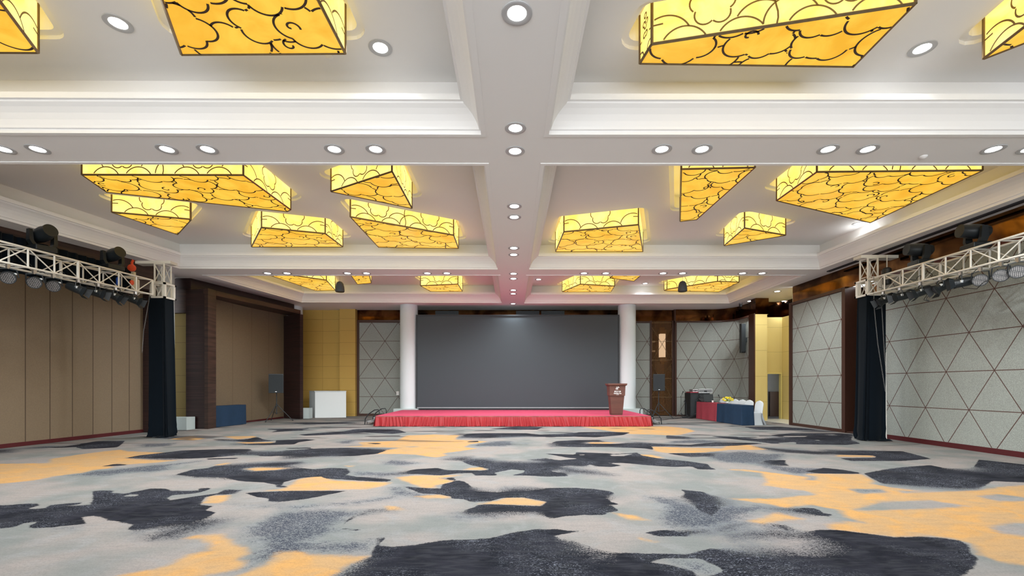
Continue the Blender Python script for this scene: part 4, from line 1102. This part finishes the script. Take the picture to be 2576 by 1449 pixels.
def make_chair():
    root = thing('banquet_chair', '', 'chair', (0,0,0))
    # seat skirt: frustum with rounded corners, chair faces -x, back at +x
    def ring(hx, hy, z, cx=0, n=40, p=4.0):
        out = []
        for k in range(n):
            a = 2*math.pi*k/n; c, s_ = math.cos(a), math.sin(a)
            out.append((cx+hx*math.copysign(abs(c)**(2/p), c), hy*math.copysign(abs(s_)**(2/p), s_), z))
        return out
    def loft(rs, name):
        n = len(rs[0]); vs = [p for r_ in rs for p in r_]; fs = [tuple(range(n))[::-1], tuple((len(rs)-1)*n+k for k in range(n))]
        for i in range(len(rs)-1):
            for k in range(n): fs.append((i*n+k, i*n+(k+1)%n, (i+1)*n+(k+1)%n, (i+1)*n+k))
        mb = MB(); mb.add(vs, fs); return mb.build(name, M_cover, root, world=False, smooth=True)
    loft([ring(.27,.26,.0), ring(.225,.225,.16), ring(.20,.215,.34), ring(.215,.22,.45), ring(.20,.21,.475)], 'seat_cover')
    rs = []
    for k in range(13):
        tt = k/12; z = .44+.48*tt
        hy = .215*(1 if tt < .72 else math.sqrt(max(0, 1-((tt-.72)/.28)**2))*.85+.15*(1-(tt-.72)/.28)) + .003
        rs.append(ring(.035*(1-.3*tt)+.004, hy, z, .19+.07*tt, n=40, p=2.6))
    loft(rs, 'back_cover')
    mb = MB()
    vs = []; n = 16
    for j in range(7):
        tt = j/6; z = .46*(1-tt)
        for k in range(n+1):
            u = -1+2*k/n; vs.append((.205+.15*tt*tt+.012*math.sin(k*1.4)*tt, u*(.215+.05*tt), z+.002))
    mb.add(vs, [(j*(n+1)+k, j*(n+1)+k+1, (j+1)*(n+1)+k+1, (j+1)*(n+1)+k) for j in range(6) for k in range(n)])
    mb.build('back_drape', M_cover, root, world=False, smooth=True)
    return root
spots = [(9.30,17.50,'white-covered chair at the near end of the navy table, seen from the side'), (9.42,18.42,'white-covered chair behind the navy table, nearest the end chair'), (9.42,18.97,'white-covered chair behind the navy table, second from the end chair'),
         (9.42,19.58,'white-covered chair behind the tables, just right of the yellow flowers'), (9.42,20.12,'white-covered chair behind the yellow flowers'), (9.42,20.66,'white-covered chair farthest back, left of the yellow flowers')]
ch0 = None
for i, (x, y, lab) in enumerate(spots):
    c = make_chair() if i == 0 else copy_tree(ch0)
    if i == 0: ch0 = c
    c.location = (x, y, 0); c.rotation_euler = (0, 0, 0.2 if i == 0 else 0.42+R((i*37) % 9-4))
    c['label'] = lab; c['group'] = 'white-covered banquet chairs'
# flowers
fx, fy, fz = 8.93, 18.9, .77
root = thing('flower_arrangement', 'yellow flower arrangement on the long table', 'flowers', (fx, fy, fz))
MB().lathe([(.06,0),(.08,.03),(.07,.07)], (fx,fy,fz), 16).build('bowl', M_white, root, smooth=True)
rf = random.Random(5); M_fl = mat('yellow_petals', (.85,.68,.03), .6); M_leaf = mat('leaf_green', (.2,.3,.05), .6)
mb = MB(); ml = MB()
for k in range(34):
    a = rf.uniform(0, 6.28); el = rf.uniform(.15, 1.4); r_ = rf.uniform(.15, .25); c = (fx+r_*math.cos(a)*math.cos(el), fy+r_*math.sin(a)*math.cos(el), fz+.07+r_*math.sin(el)*.75)
    for j in range(5):
        g = a+j*1.257; M_ = Matrix.Rotation(g, 3, 'Z') @ Matrix.Rotation(R(35), 3, 'Y'); mb.lathe([(.004,0),(.026,.014),(.018,.03),(.002,.045)], c, 6, M_)
    ml.tube([(fx,fy,fz+.05), c], .004, 4)
mb.build('blooms', M_fl, root); ml.build('stems', M_leaf, root)
# table microphone
x, y = 8.72, 19.1
root = thing('table_microphone', 'black microphone on a short stand at the joint of the red and navy tables', 'microphone', (x, y, .77))
MB().lathe([(.07,0),(.07,.012),(.02,.02)], (x,y,.77), 20).build('base', M_black, root)
MB().tube([(x,y,.785),(x,y,.98),(x-.02,y,1.02)], .007, 6).build('stem', M_black2, root)
MB().lathe([(.012,-.05),(.014,.03),(.025,.05),(.022,.08),(.006,.09)], (x-.03,y,1.04), 12, Matrix.Rotation(R(-20),3,'Y')).build('microphone_head', M_black, root, smooth=True)
# small white cup
tag(MB().lathe([(.03,0),(.04,.08)], (8.62,19.55,.78), 14).build('paper_cup', M_white, smooth=True), 'small white cup on the red-clothed table', 'cup')

# equipment rack
root = thing('equipment_rack', 'black audio equipment rack behind the wine-red table', 'equipment rack', (8.72, 21.3, 0))
MB().box((8.25,21.05,0.04),(9.15,21.75,1.16)).build('case', M_black, root, bevel=.01)
MB().box((8.27,21.03,.1),(8.60,21.06,1.1)).build('side_panel', M_black2, root)
for k in range(5):
    z_ = .18+k*.185; rk = MB().box((8.66,21.01,z_),(9.1,21.05,z_+.16)).build('rack_unit', mat('rack_face', (.04,.045,.05), .4), root)
    mb = MB()
    for j in range(5): mb.lathe([(.012,-.012),(.012,0)], (8.74+j*.07,21.0,z_+.08), 8, Matrix.Rotation(R(90),3,'X'))
    mb.build('knobs', M_steel, rk)
for k in range(4): MB().lathe([(.04,-.02),(.04,.02)], (8.33+(k%2)*.74, 21.15+(k//2)*.5, .04), 12, Matrix.Rotation(R(90),3,'X')).build('caster', M_black2, root)
tag(MB().box((8.25,21.05,1.16),(8.62,21.6,1.21)).build('folded_cloth', M_redcloth, bevel=.015), 'folded dark red cloth on the left top of the equipment rack', 'cloth')
def flight_case(x0, y0, z0, w_, d_, h_, label, m_):
    r_ = thing('flight_case', label, 'case', (x0, y0, z0))
    MB().box((x0,y0,z0),(x0+w_,y0+d_,z0+h_)).build('shell', m_, r_, bevel=.006)
    mb = MB()
    for xa in (x0, x0+w_): 
        for za in (z0, z0+h_): mb.tube([(xa,y0,za),(xa,y0+d_,za)], .010, 6)
    for za in (z0, z0+h_): mb.tube([(x0,y0,za),(x0+w_,y0,za)], .010, 6)
    for xa in (x0, x0+w_): mb.tube([(xa,y0,z0),(xa,y0,z0+h_)], .010, 6)
    mb.build('edge_rails', M_steel, r_)
    MB().box((x0+w_*.4,y0-.015,z0+h_*.3),(x0+w_*.6,y0,z0+h_*.6)).build('latch', M_black, r_)
flight_case(8.66, 21.1, 1.16, .62, .5, .17, 'silver-edged mixer flight case on top of the equipment rack', mat('silver_case', (.3,.31,.32), .4, .4))
flight_case(8.40, 21.15, 1.215, .24, .4, .10, 'small grey case on the folded cloth on the rack', mat('grey_case', (.2,.2,.21), .5))
# laptop and mixer on the red table
root = thing('laptop', 'open black laptop on the wine-red table in front of the rack', 'laptop', (8.75, 19.9, .775))
MB().box((8.52,19.9,.775),(8.92,20.16,.795)).build('keyboard', M_black, root)
MB().obox((8.72,20.20,.95),(.42,.015,.34), Matrix.Rotation(R(-12),3,'X')).build('display', M_black2, root)
root = thing('mixing_console', 'black mixing console on the far end of the wine-red table', 'mixer', (8.72, 20.5, .775))
mb = MB(); mb.add([(8.46,20.3,.775),(8.9,20.3,.775),(8.9,20.7,.775),(8.46,20.7,.775),(8.46,20.3,.80),(8.9,20.3,.80),(8.9,20.7,.92),(8.46,20.7,.92)], [(0,3,2,1),(4,5,6,7),(0,1,5,4),(1,2,6,5),(2,3,7,6),(3,0,4,7)]); mb.build('body', M_black, root)
mb = MB()
for a in range(8):
    for b_ in range(5): mb.lathe([(.008,0),(.008,.012)], (8.49+a*.05, 20.34+b_*.07, .812+b_*.021), 6)
mb.build('knobs', M_steel, root)
# microphone stands
def mic_stand(x, y, h, label, tilt=.2):
    r_ = thing('microphone_stand', label, 'microphone stand', (x, y, 0))
    MB().tube([(x,y,.08),(x,y,h)], .010, 8).build('pole', M_black2, r_)
    for k in range(3):
        a = R(30+120*k); MB().tube([(x,y,.20),(x+.26*math.cos(a),y+.26*math.sin(a),.012)], .009, 6).build('leg', M_black2, r_)
    MB().tube([(x-.15*tilt,y,h-.05),(x+.3*tilt,y-.05,h+.14)], .007, 6).build('boom', M_black2, r_)
    MB().lathe([(.012,-.08),(.014,.02),(.026,.04),(.024,.07),(.006,.085)], (x+.3*tilt,y-.05,h+.16), 12, Matrix.Rotation(R(25),3,'Y')).build('microphone', M_black, r_, smooth=True)
mic_stand(8.02, 21.6, 1.0, 'thin black microphone stand in front of the curved wall edge')
mic_stand(8.12, 21.2, .65, 'short black microphone stand just left of the equipment rack', -.3)
# cables on the floor
def cable(pts, r_, label, name='floor_cable', seed=0, mt=None):
    rr = random.Random(seed); P_ = []
    for i in range(len(pts)-1):
        for k in range(8):
            tt = k/8; P_.append((pts[i][0]*(1-tt)+pts[i+1][0]*tt+.03*math.sin(i*3+k*1.1+seed), pts[i][1]*(1-tt)+pts[i+1][1]*tt+.04*math.cos(k*.9+seed), pts[i][2]*(1-tt)+pts[i+1][2]*tt))
    P_.append(pts[-1])
    return tag(MB().tube(P_, r_, 6).build(name, mt or M_black, smooth=True), label, 'cable')
def coil(cx, cy, r_, turns, label, seed=0, zz=.012):
    P_ = []; rr = random.Random(seed)
    for k in range(turns*20):
        a = 2*math.pi*k/20; q = r_*(1+.2*math.sin(a*1.37+seed)); P_.append((cx+q*math.cos(a), cy+q*.7*math.sin(a), zz+.010*(k//20)+.02*abs(math.sin(a*.7+seed))))
    tag(MB().tube(P_, .010, 6).build('cable_coil', M_black, smooth=True), label, 'cable')
coil(5.75, 19.7, .32, 4, 'black cable coil on the floor right of the stage', 1)
coil(8.15, 20.9, .28, 4, 'tangled black cables on the floor left of the equipment rack', 3)
cable([(6.0,19.4,.012),(6.6,19.9,.012),(7.4,20.6,.012),(8.0,20.9,.012),(8.4,20.95,.012)], .011, 'black cable running from the stage steps to the equipment rack', seed=2)
cable([(5.4,20.4,.012),(6.2,20.9,.012),(7.3,20.9,.012),(8.3,20.9,.012)], .011, 'black cable along the back wall toward the rack', seed=5)
for k in range(3): cable([(8.62+.03*k,20.98,1.1-.1*k),(8.5-.03*k,20.85,.8),(8.48+.04*k,20.85,.3),(8.3-.1*k,20.88,.014)], .009, ['leftmost','middle','rightmost'][k]+' of the cables hanging down the front of the equipment rack', 'hanging_cable', seed=k)

# ================================================================ TRUSSES
def truss(x, y0, y1, za, zb_, label, w_=.40, h_=.40, bay=.52, lean=0.0):
    """box truss along y; za, zb_ heights of the bottom chords at y0 and y1"""
    root = thing('lighting_truss', label, 'truss', (x, (y0+y1)/2, (za+zb_)/2), group='white box trusses')
    L_ = y1-y0
    def p(t_, sx, top):
        return Vector((x+lean*t_+sx*w_/2, y0+L_*t_, za+(zb_-za)*t_+(h_ if top else 0)))
    for sx in (-1, 1):
        for top in (0, 1):
            MB().tube([p(0,sx,top), p(1,sx,top)], .023, 12).build('chord', M_alu, root, smooth=True)
    nb = int(L_/bay)
    cnt = 0
    for sx in (-1, 1):
        for k in range(nb+1):
            t_ = k/nb
            MB().tube([p(t_,sx,0), p(t_,sx,1)], .018 if k % 4 else .030, 8).build('brace', M_alu, root, smooth=True); cnt += 1
            if k < nb:
                a, b_ = (0, 1) if k % 2 else (1, 0)
                MB().tube([p(t_,sx,a), p((k+1)/nb,sx,b_)], .013, 6).build('brace', M_alu, root, smooth=True); cnt += 1
    for top in (0, 1):
        mb = MB()
        for k in range(0, nb):
            a, b_ = (-1, 1) if k % 2 else (1, -1)
            mb.tube([p(k/nb,a,top), p((k+1)/nb,b_,top)], .012, 6); mb.tube([p(k/nb,-1,top), p(k/nb,1,top)], .014, 6)
        mb.build('cross_lacing', M_alu, root, smooth=True)
    return root, p

def tower(x, y, z0, z1, label, sgn):
    root = thing('truss_tower', label, 'truss tower', (x, y, 0), group='truss towers')
    h = .135
    cs = [(-h,-h),(h,-h),(h,h),(-h,h)]
    for cx_, cy_ in cs: MB().tube([(x+cx_,y+cy_,0.05),(x+cx_,y+cy_,z1)], .024, 10).build('upright', M_alu, root, smooth=True)
    mb = MB(); nb = 9
    for i in range(4):
        a, b_ = cs[i], cs[(i+1)%4]
        for k in range(nb):
            za, zb2 = z1*k/nb+.05, z1*(k+1)/nb-.02
            q0, q1 = (a, b_) if k % 2 else (b_, a)
            mb.tube([(x+q0[0],y+q0[1],za),(x+q1[0],y+q1[1],zb2)], .012, 6); mb.tube([(x+a[0],y+a[1],za),(x+b_[0],y+b_[1],za)], .012, 6)
        mb.tube([(x+a[0],y+a[1],z1),(x+b_[0],y+b_[1],z1)], .022, 6)
    mb.build('lacing', M_alu, root, smooth=True)
    MB().box((x-.2,y-.18,0),(x+.2,y+.18,.03)).build('base_plate', M_black2, root)
    # sleeve block
    mb = MB(); s = .225
    for zz in (z0, z0+.40):
        mb.box((x-s,y-s,zz),(x+s,y-s+.05,zz+.05)); mb.box((x-s,y+s-.05,zz),(x+s,y+s,zz+.05)); mb.box((x-s,y-s,zz),(x-s+.05,y+s,zz+.05)); mb.box((x+s-.05,y-s,zz),(x+s,y+s,zz+.05))
    for cx_, cy_ in cs:
        mb.box((x+cx_*1.3-.035,y+cy_*1.3-.035,z0),(x+cx_*1.3+.035,y+cy_*1.3+.035,z0+.45))
    mb.build('sleeve_block', M_alu, root)
    MB().box((x-.32 if sgn > 0 else x-.70,y-.14,z1+.01),(x+.70 if sgn > 0 else x+.32,y+.14,z1+.09)).build('head_beam', M_alu, root)
    return root

def chain(pts, name, par, r_=.012):
    """interlocking oval links"""
    mb = MB(); P_ = [Vector(p) for p in pts]
    tot = sum((b_-a).length for a, b_ in zip(P_, P_[1:])); step = .045; d = 0; seg = 0; acc = 0; k = 0
    while d < tot:
        while seg < len(P_)-2 and acc+(P_[seg+1]-P_[seg]).length < d: acc += (P_[seg+1]-P_[seg]).length; seg += 1
        dr = (P_[seg+1]-P_[seg]).normalized(); c = P_[seg]+dr*(d-acc)
        sd = dr.cross(Vector((1,0,0) if k % 2 else (0,1,0))).normalized()
        ring = [c+dr*math.cos(a)*.028+sd*math.sin(a)*.010 for a in [2*math.pi*j/8 for j in range(9)]]
        mb.tube(ring, .003, 4, caps=False); d += step; k += 1
    return mb.build(name, mat('dark_chain_steel', (.2,.2,.2), .5, .5), par)

tr_r, pr = truss(9.78, 4.0, 12.26, 3.95, 3.95, 'white box truss with lamps along the right wall')
tr_l, pl = truss(-10.27, 4.0, 12.75, 3.80, 4.05, 'white box truss with lamps along the left partition')
tower(9.80, 12.50, 3.93, 4.96, 'white truss tower inside the right black curtain', 1)
tower(-10.20, 13.30, 4.02, 5.02, 'white truss tower inside the left black curtain', -1)

def curtain(x, y, hw, hd, z0, z1, label, seed):
    """velvet sleeve round the tower with soft folds, pooling on the floor"""
    rr = random.Random(seed); N = 120; rows = 36; vs = []; fs = []
    for j in range(rows+1):
        tt = j/rows; z = z1+(z0-z1)*tt
        fl_ = 1+.05*max(0, (tt-.8)/.2)**2
        drift = -.06*tt if x > 0 else .05*tt
        for i in range(N):
            a = 2*math.pi*i/N; c, s_ = math.cos(a), math.sin(a); p = 10
            bx = hw*math.copysign(abs(c)**(2/p), c); by = hd*math.copysign(abs(s_)**(2/p), s_)
            amp = (.004+.022*tt)
            f_ = 1+amp/hw*(math.sin(a*9+seed+1.5*tt)+.6*math.sin(a*17+2*seed))+ (.03/hw*math.sin(tt*60+a*3)*max(0, (tt-.9)/.1) if tt > .9 else 0)
            vs.append((x+drift+bx*f_*fl_, y+by*f_*fl_, z+ (.0 if tt < 1 else .01)))
    for j in range(rows):
        for i in range(N):
            a_ = j*N+i; b_ = j*N+(i+1)%N; fs.append((a_, b_, b_+N, a_+N))
    mb = MB(); mb.add(vs, fs)
    root = thing('velvet_curtain', label, 'curtain', (x, y, 0))
    mb.build('sleeve', M_velvet, root, smooth=True, autosm=False)
    # pooled hem
    mb = MB(); vs = []; n = 40
    sx = .42 if x > 0 else .32
    for k in range(n):
        a = 2*math.pi*k/n; q = 1+.15*math.sin(3*a+seed)+.08*math.sin(7*a)
        vs.append((x+hw*.85+sx*.55*q*math.cos(a)-.05, y-hd*.9+.12*q*math.sin(a), .008))
    vs2 = [(x+hw*.85+(v[0]-x-hw*.85)*.6, y-hd*.9+(v[1]-y+hd*.9)*.6, .05+.012*math.sin(k)) for k, v in enumerate(vs)]
    mb.add(vs+vs2, [(k, (k+1)%n, n+(k+1)%n, n+k) for k in range(n)]+[tuple(n+k for k in range(n))])
    mb.build('pooled_hem', M_velvet, root, smooth=True)
curtain(9.87, 12.50, .255, .20, 0.012, 3.95, 'tall black velvet curtain wrapped round the right truss tower', 2)
curtain(-10.25, 13.30, .235, .20, 0.012, 4.05, 'tall black velvet curtain wrapped round the left truss tower', 5)
# valance behind the left truss
mb = MB(); vs = []; N = 260; rows = 5
for j in range(rows+1):
    for i in range(N+1):
        t_ = i/N; y = 4.0+8.85*t_; vs.append((-10.62-.03*math.sin(i*.9)-.01*math.sin(i*2.3), y, 4.62-(.82+.03*math.sin(i*.21))*j/rows+.12*t_))
mb.add(vs, [(j*(N+1)+i, j*(N+1)+i+1, (j+1)*(N+1)+i+1, (j+1)*(N+1)+i) for j in range(rows) for i in range(N)])
tag(mb.build('curtain_valance', M_velvet, smooth=True), 'short black drape hanging behind the left truss', 'curtain')
# white pipe beside the right curtain, with foot
tag(MB().tube([(10.13,12.32,.02),(10.11,12.32,2.4)], .016, 8).build('pipe', M_alu, smooth=True), 'thin pale pipe standing at the right edge of the right black curtain', 'pipe')

# chain hoists
root = thing('chain_hoist', 'black electric chain hoist beside the right truss tower', 'hoist', (10.12, 12.0, 4.2))
MB().lathe([(.05,4.2),(.095,4.22),(.10,4.5),(.10,4.62),(.06,4.66)], (10.05,12.2,0), 20).build('motor', M_black, root, smooth=True)
MB().tube([(10.05,12.2,4.64),(10.05,12.2,5.0)], .014, 6).build('hook', M_steel, root)
chain([(9.55,12.02,4.5),(9.56,12.02,3.6),(9.66,12.02,2.6),(9.86,12.02,1.35)], 'chain', root); chain([(9.72,11.98,4.5),(9.73,11.98,3.6),(9.80,11.98,2.4),(9.88,11.98,1.35)], 'chain', root)
root = thing('chain_hoist', 'orange hand chain hoist hanging beside the left truss tower', 'hoist', (-10.35, 12.8, 4.1))
M_or = mat('orange_hoist_paint', (.75,.09,.03), .4)
MB().lathe([(.02,-.05),(.09,-.04),(.10,0),(.09,.04),(.02,.05)], (-10.40,12.45,4.72), 24, Matrix.Rotation(R(90),3,'X')).build('wheel_housing', M_or, root, smooth=True)
MB().tube([(-10.42,12.5,4.78),(-10.44,12.5,4.88),(-10.40,12.5,4.95)], .03, 8).build('hook', M_or, root, smooth=True)
MB().box((-10.43,12.46,4.15),(-10.36,12.54,4.62)).build('sling', mat('cream_sling', (.6,.55,.4), .8), root)
MB().lathe([(.03,0),(.05,.03),(.05,.10),(.03,.13)], (-10.40,12.45,4.25), 14).build('lower_block', M_or, root, smooth=True)
MB().lathe([(.02,0),(.045,.02),(.045,.18),(.02,.22)], (-10.30,11.9,4.12), 14).build('blue_weight', mat('blue_plastic', (.02,.08,.4), .4), root, smooth=True)
chain([(-10.04,12.62,4.35),(-10.06,12.62,3.9),(-10.2,12.6,3.0),(-10.24,12.6,2.4)], 'chain', root)

# ================================================================ STAGE LAMPS
m, t, b = nt('led_dot_face')
vo = t.nodes.new('ShaderNodeTexVoronoi'); vo.inputs['Scale'].default_value = 55; vo.inputs['Randomness'].default_value = 0.15
t.links.new(objco(t), vo.inputs['Vector'])
t.links.new(mixc(t, ramp(t, vo.outputs[0], 0.42, 0.34), (.03,.03,.03), (.36,.33,.32)), b.inputs['Base Color'])
nm_ = t.nodes.new('ShaderNodeMix'); b.inputs['Roughness'].default_value = .3
M_led = m
M_label = mat('white_sticker', (.75,.78,.8), .5)
M_can = mat('black_lamp_can', (.014,.018,.021), .38, var=.15)
M_glassy = mat('dark_lens_glass', (.05,.06,.07), .08, spec=.8)

def aim_matrix(d):
    d = Vector(d).normalized(); return d.to_track_quat('Z', 'X').to_matrix()
def par_led(hang, d, label):
    """LED par: short wide drum, dotted face; hang = clamp point on the chord, d = facing"""
    hx, hy, hz = hang; c = Vector((hx, hy, hz-.27)); Mx = aim_matrix(d)
    root = thing('led_par_lamp', label, 'stage lamp', (hx, hy, hz), group='LED par lamps under the trusses')
    MB().lathe([(.055,-.24),(.085,-.22),(.11,-.10),(.118,-.02),(.122,.0)], c, 24, Mx).build('can', M_can, root, smooth=True)
    MB().lathe([(.108,.001),(.108,.004)], c, 24, Mx).build('led_face', M_led, root)
    MB().lathe([(.122,-.01),(.126,.0),(.122,.014),(.108,.014),(.108,.0)], c, 24, Mx, caps=False).build('front_ring', M_black, root, smooth=True)
    sx = Mx @ Vector((1,0,0)); sx = Vector((0,0,1)).cross(Mx @ Vector((0,0,1))).normalized(); q = c + (Mx @ Vector((0,0,-.10)))
    MB().tube([q+sx*.135, Vector((hx,hy,hz-.10))+sx*.12, Vector((hx,hy,hz-.08)), Vector((hx,hy,hz-.10))-sx*.12, q-sx*.135], .013, 6).build('yoke', M_black2, root)
    MB().box((hx-.02,hy-.03,hz-.09),(hx+.02,hy+.03,hz+.03)).build('clamp', M_steel, root)
    cc = c + Mx @ Vector((0,0,-.12)) + sx*.111
    tow = Vector((-math.copysign(1,hx), -.5, 0)).normalized()
    cc = c + (Mx @ Vector((0,0,-.13))) + (tow - (Mx@Vector((0,0,1)))*tow.dot(Mx@Vector((0,0,1)))).normalized()*.108
    MB().obox(cc, (.05,.05,.03)).build('sticker', M_label, root)
    return root
def barn_can(hang, d, label):
    hx, hy, hz = hang; c = Vector((hx, hy, hz-.23)); Mx = aim_matrix(d); root = thing('barn_door_lamp', label, 'stage lamp', (hx, hy, hz), group='barn door lamps under the trusses')
    MB().lathe([(.055,-.22),(.085,-.20),(.098,-.08),(.098,.08),(.105,.085),(.105,.11)], c, 20, Mx).build('can', M_can, root, smooth=True)
    MB().lathe([(.078,.112),(.078,.114)], c, 20, Mx).build('lens', M_glassy, root)
    ax = Mx @ Vector((0,0,1)); s_ = Vector((0,0,1)).cross(ax).normalized(); u_ = ax.cross(s_)
    for dd, nm in ((s_,'barn_door'), (-s_,'barn_door'), (u_,'barn_door'), (-u_,'barn_door')):
        o_ = dd.cross(ax); e0 = c+ax*.11+dd*.095; e1 = e0+ax*.09+dd*.045
        mb = MB(); th = dd*.004
        mb.add([e0+o_*.08, e0-o_*.08, e1-o_*.11, e1+o_*.11, e0+o_*.08+th, e0-o_*.08+th, e1-o_*.11+th, e1+o_*.11+th], [(0,1,2,3),(7,6,5,4),(0,4,5,1),(1,5,6,2),(2,6,7,3),(3,7,4,0)])
        mb.build(nm, M_can, root)
    MB().tube([c+s_*.10, Vector((hx,hy,hz-.09))+s_*.09, Vector((hx,hy,hz-.06)), Vector((hx,hy,hz-.09))-s_*.09, c-s_*.10], .011, 6).build('yoke', M_black2, root)
    MB().box((hx-.02,hy-.03,hz-.07),(hx+.02,hy+.03,hz+.03)).build('clamp', M_steel, root)
    tow = Vector((-math.copysign(1,hx), -.6, .1)).normalized(); pp = (tow-ax*tow.dot(ax)).normalized()
    MB().obox(c+pp*.083, (.05,.05,.05)).build('sticker', M_label, root)
    return root
def moving_head(x, y, z, yaw, pitch, label):
    root = thing('moving_head_lamp', label, 'stage lamp', (x, y, z), yaw, group='moving head lamps on top of the trusses')
    mb = MB(); mb.box((-.19,-.17,.0),(.19,.17,.12)); mb.build('base', M_can, root, world=False, bevel=.02)
    for s_ in (-1, 1):
        mb = MB(); mb.add([(s_*.19,-.07,.12),(s_*.19,.07,.12),(s_*.24,.07,.20),(s_*.24,-.07,.20),(s_*.24,.05,.44),(s_*.24,-.05,.44),(s_*.18,.05,.44),(s_*.18,-.05,.44),(s_*.17,.07,.20),(s_*.17,-.07,.20),(s_*.12,-.07,.12),(s_*.12,.07,.12)],
            [(0,1,2,3),(3,2,4,5),(5,4,6,7),(7,6,8,9),(9,8,11,10),(0,3,9,10),(3,5,7,9),(1,11,8,2),(2,8,6,4)]); mb.build('yoke_arm', M_can, root, world=False)
    Mx = aim_matrix((0, -math.cos(pitch), math.sin(pitch)))
    MB().lathe([(.07,-.26),(.12,-.22),(.15,-.05),(.15,.12),(.135,.16),(.135,.30),(.125,.30)], (0,0,.38), 24, Mx).build('head', M_can, root, world=False, smooth=True)
    MB().lathe([(.118,.27),(.118,.275)], (0,0,.38), 24, Mx).build('lens', M_glassy, root, world=False)
    return root
def at_truss(px, x, za=3.95):
    return x*F_PX/(px-CX)
# right truss: from the tower toward the viewer
rx = 9.60
specR = [(2222,'b'),(2264,'b'),(2315,'b'),(2365,'b'),(2416,'c'),(2466,'l'),(2518,'l'),(2560,'l')]
wR = ['nearest the right tower','second from the right tower','third from the right tower, barn doors wide open','fourth from the right tower','fifth from the right tower, without barn doors','in the middle of the dotted trio','right-hand of the dotted lamps','cut by the right edge']
labR = ['barn door lamp under the right truss, nearest the tower','barn door lamp under the right truss, second from the tower','barn door lamp under the right truss, third from the tower','barn door lamp under the right truss, fourth from the tower','plain black lamp under the right truss, between barn door and dotted lamps','dotted LED lamp under the right truss, nearest the tower','dotted LED lamp under the right truss, middle one of three','dotted LED lamp under the right truss, at the right edge of the view']
for ii, ((px, k), lab) in enumerate(zip(specR, labR)):
    y = rx*F_PX/(px-CX); hang = (rx, y, 3.93)
    if k == 'b': barn_can(hang, (-.9+.06*ii, .12+.10*(ii % 3), -.45+.13*((ii*2) % 3)), lab)
    elif k == 'c': barn_can(hang, (-.8, .5, -.15), lab)
    else: par_led(hang, (-.72, -.68, -.12), lab)
lxx = -10.08
labL = ['dotted LED lamp under the left truss, at the left edge of the view','dotted LED lamp under the left truss, second from the left','dotted LED lamp under the left truss, third from the left','dotted LED lamp under the left truss, nearest the barn door lamps','barn door lamp under the left truss, nearest the dotted lamps','barn door lamp under the left truss, second after the dotted lamps','barn door lamp under the left truss, third after the dotted lamps','barn door lamp under the left truss, nearest the tower']
for (px, k), lab in zip([(-34,'l'),(20,'l'),(86,'l'),(134,'l'),(196,'b'),(246,'b'),(290,'b'),(340,'b')], labL):
    y = lxx*F_PX/(px-CX); hang = (lxx, y, 3.80+.25*(y-4.0)/8.75-.02)
    if k == 'b': barn_can(hang, (.85, .28, -.25 - .12*(int(abs(px)) % 3)), lab)
    else: par_led(hang, (.55, -.72, -.35), lab)
moving_head(-10.27, 9.95, 4.42, R(72), R(12), 'large moving head lamp on top of the left truss, nearest the viewer')
moving_head(-10.27, 11.7, 4.47, R(72), R(12), 'dark moving head lamp on top of the left truss toward the tower')
moving_head(9.78, 9.6, 4.37, R(-100), R(5), 'large moving head lamp on top of the right truss, nearest the viewer')
moving_head(9.78, 10.9, 4.37, R(-100), R(5), 'large moving head lamp on top of the right truss toward the tower')
# drooping cables in the trusses
rc = random.Random(9)
def droop(x, y0, y1, z, sag, label, grp, r_=.007):
    P_ = []
    for k in range(17):
        t_ = k/16; P_.append((x+.05*math.sin(k), y0+(y1-y0)*t_, z-sag*4*t_*(1-t_)+.01*math.sin(k*2.1)))
    tag(MB().tube(P_, r_, 5).build('power_cable', M_black, smooth=True), label, 'cable', grp)
for k in range(9):
    y0 = 5.9+k*.68; droop(9.72, y0, y0+.7, 4.05+.2*rc.random(), .10+.22*rc.random(), 'thin black cable sagging inside the right truss', 'cables sagging in the right truss')
for k in range(8):
    y0 = 6.6+k*.72; droop(-10.15, y0, y0+.75, 4.02+.1*rc.random(), .08+.1*rc.random(), 'thin black cable sagging inside the left truss', 'cables sagging in the left truss')
droop(9.6, 9.0, 9.9, 3.80, .28, 'looped cable hanging below the right truss between the dotted lamps', 'cables below the right truss')
droop(9.6, 10.45, 10.6, 3.75, .30, 'narrow cable loop hanging from a barn door lamp on the right truss', 'cables below the right truss')
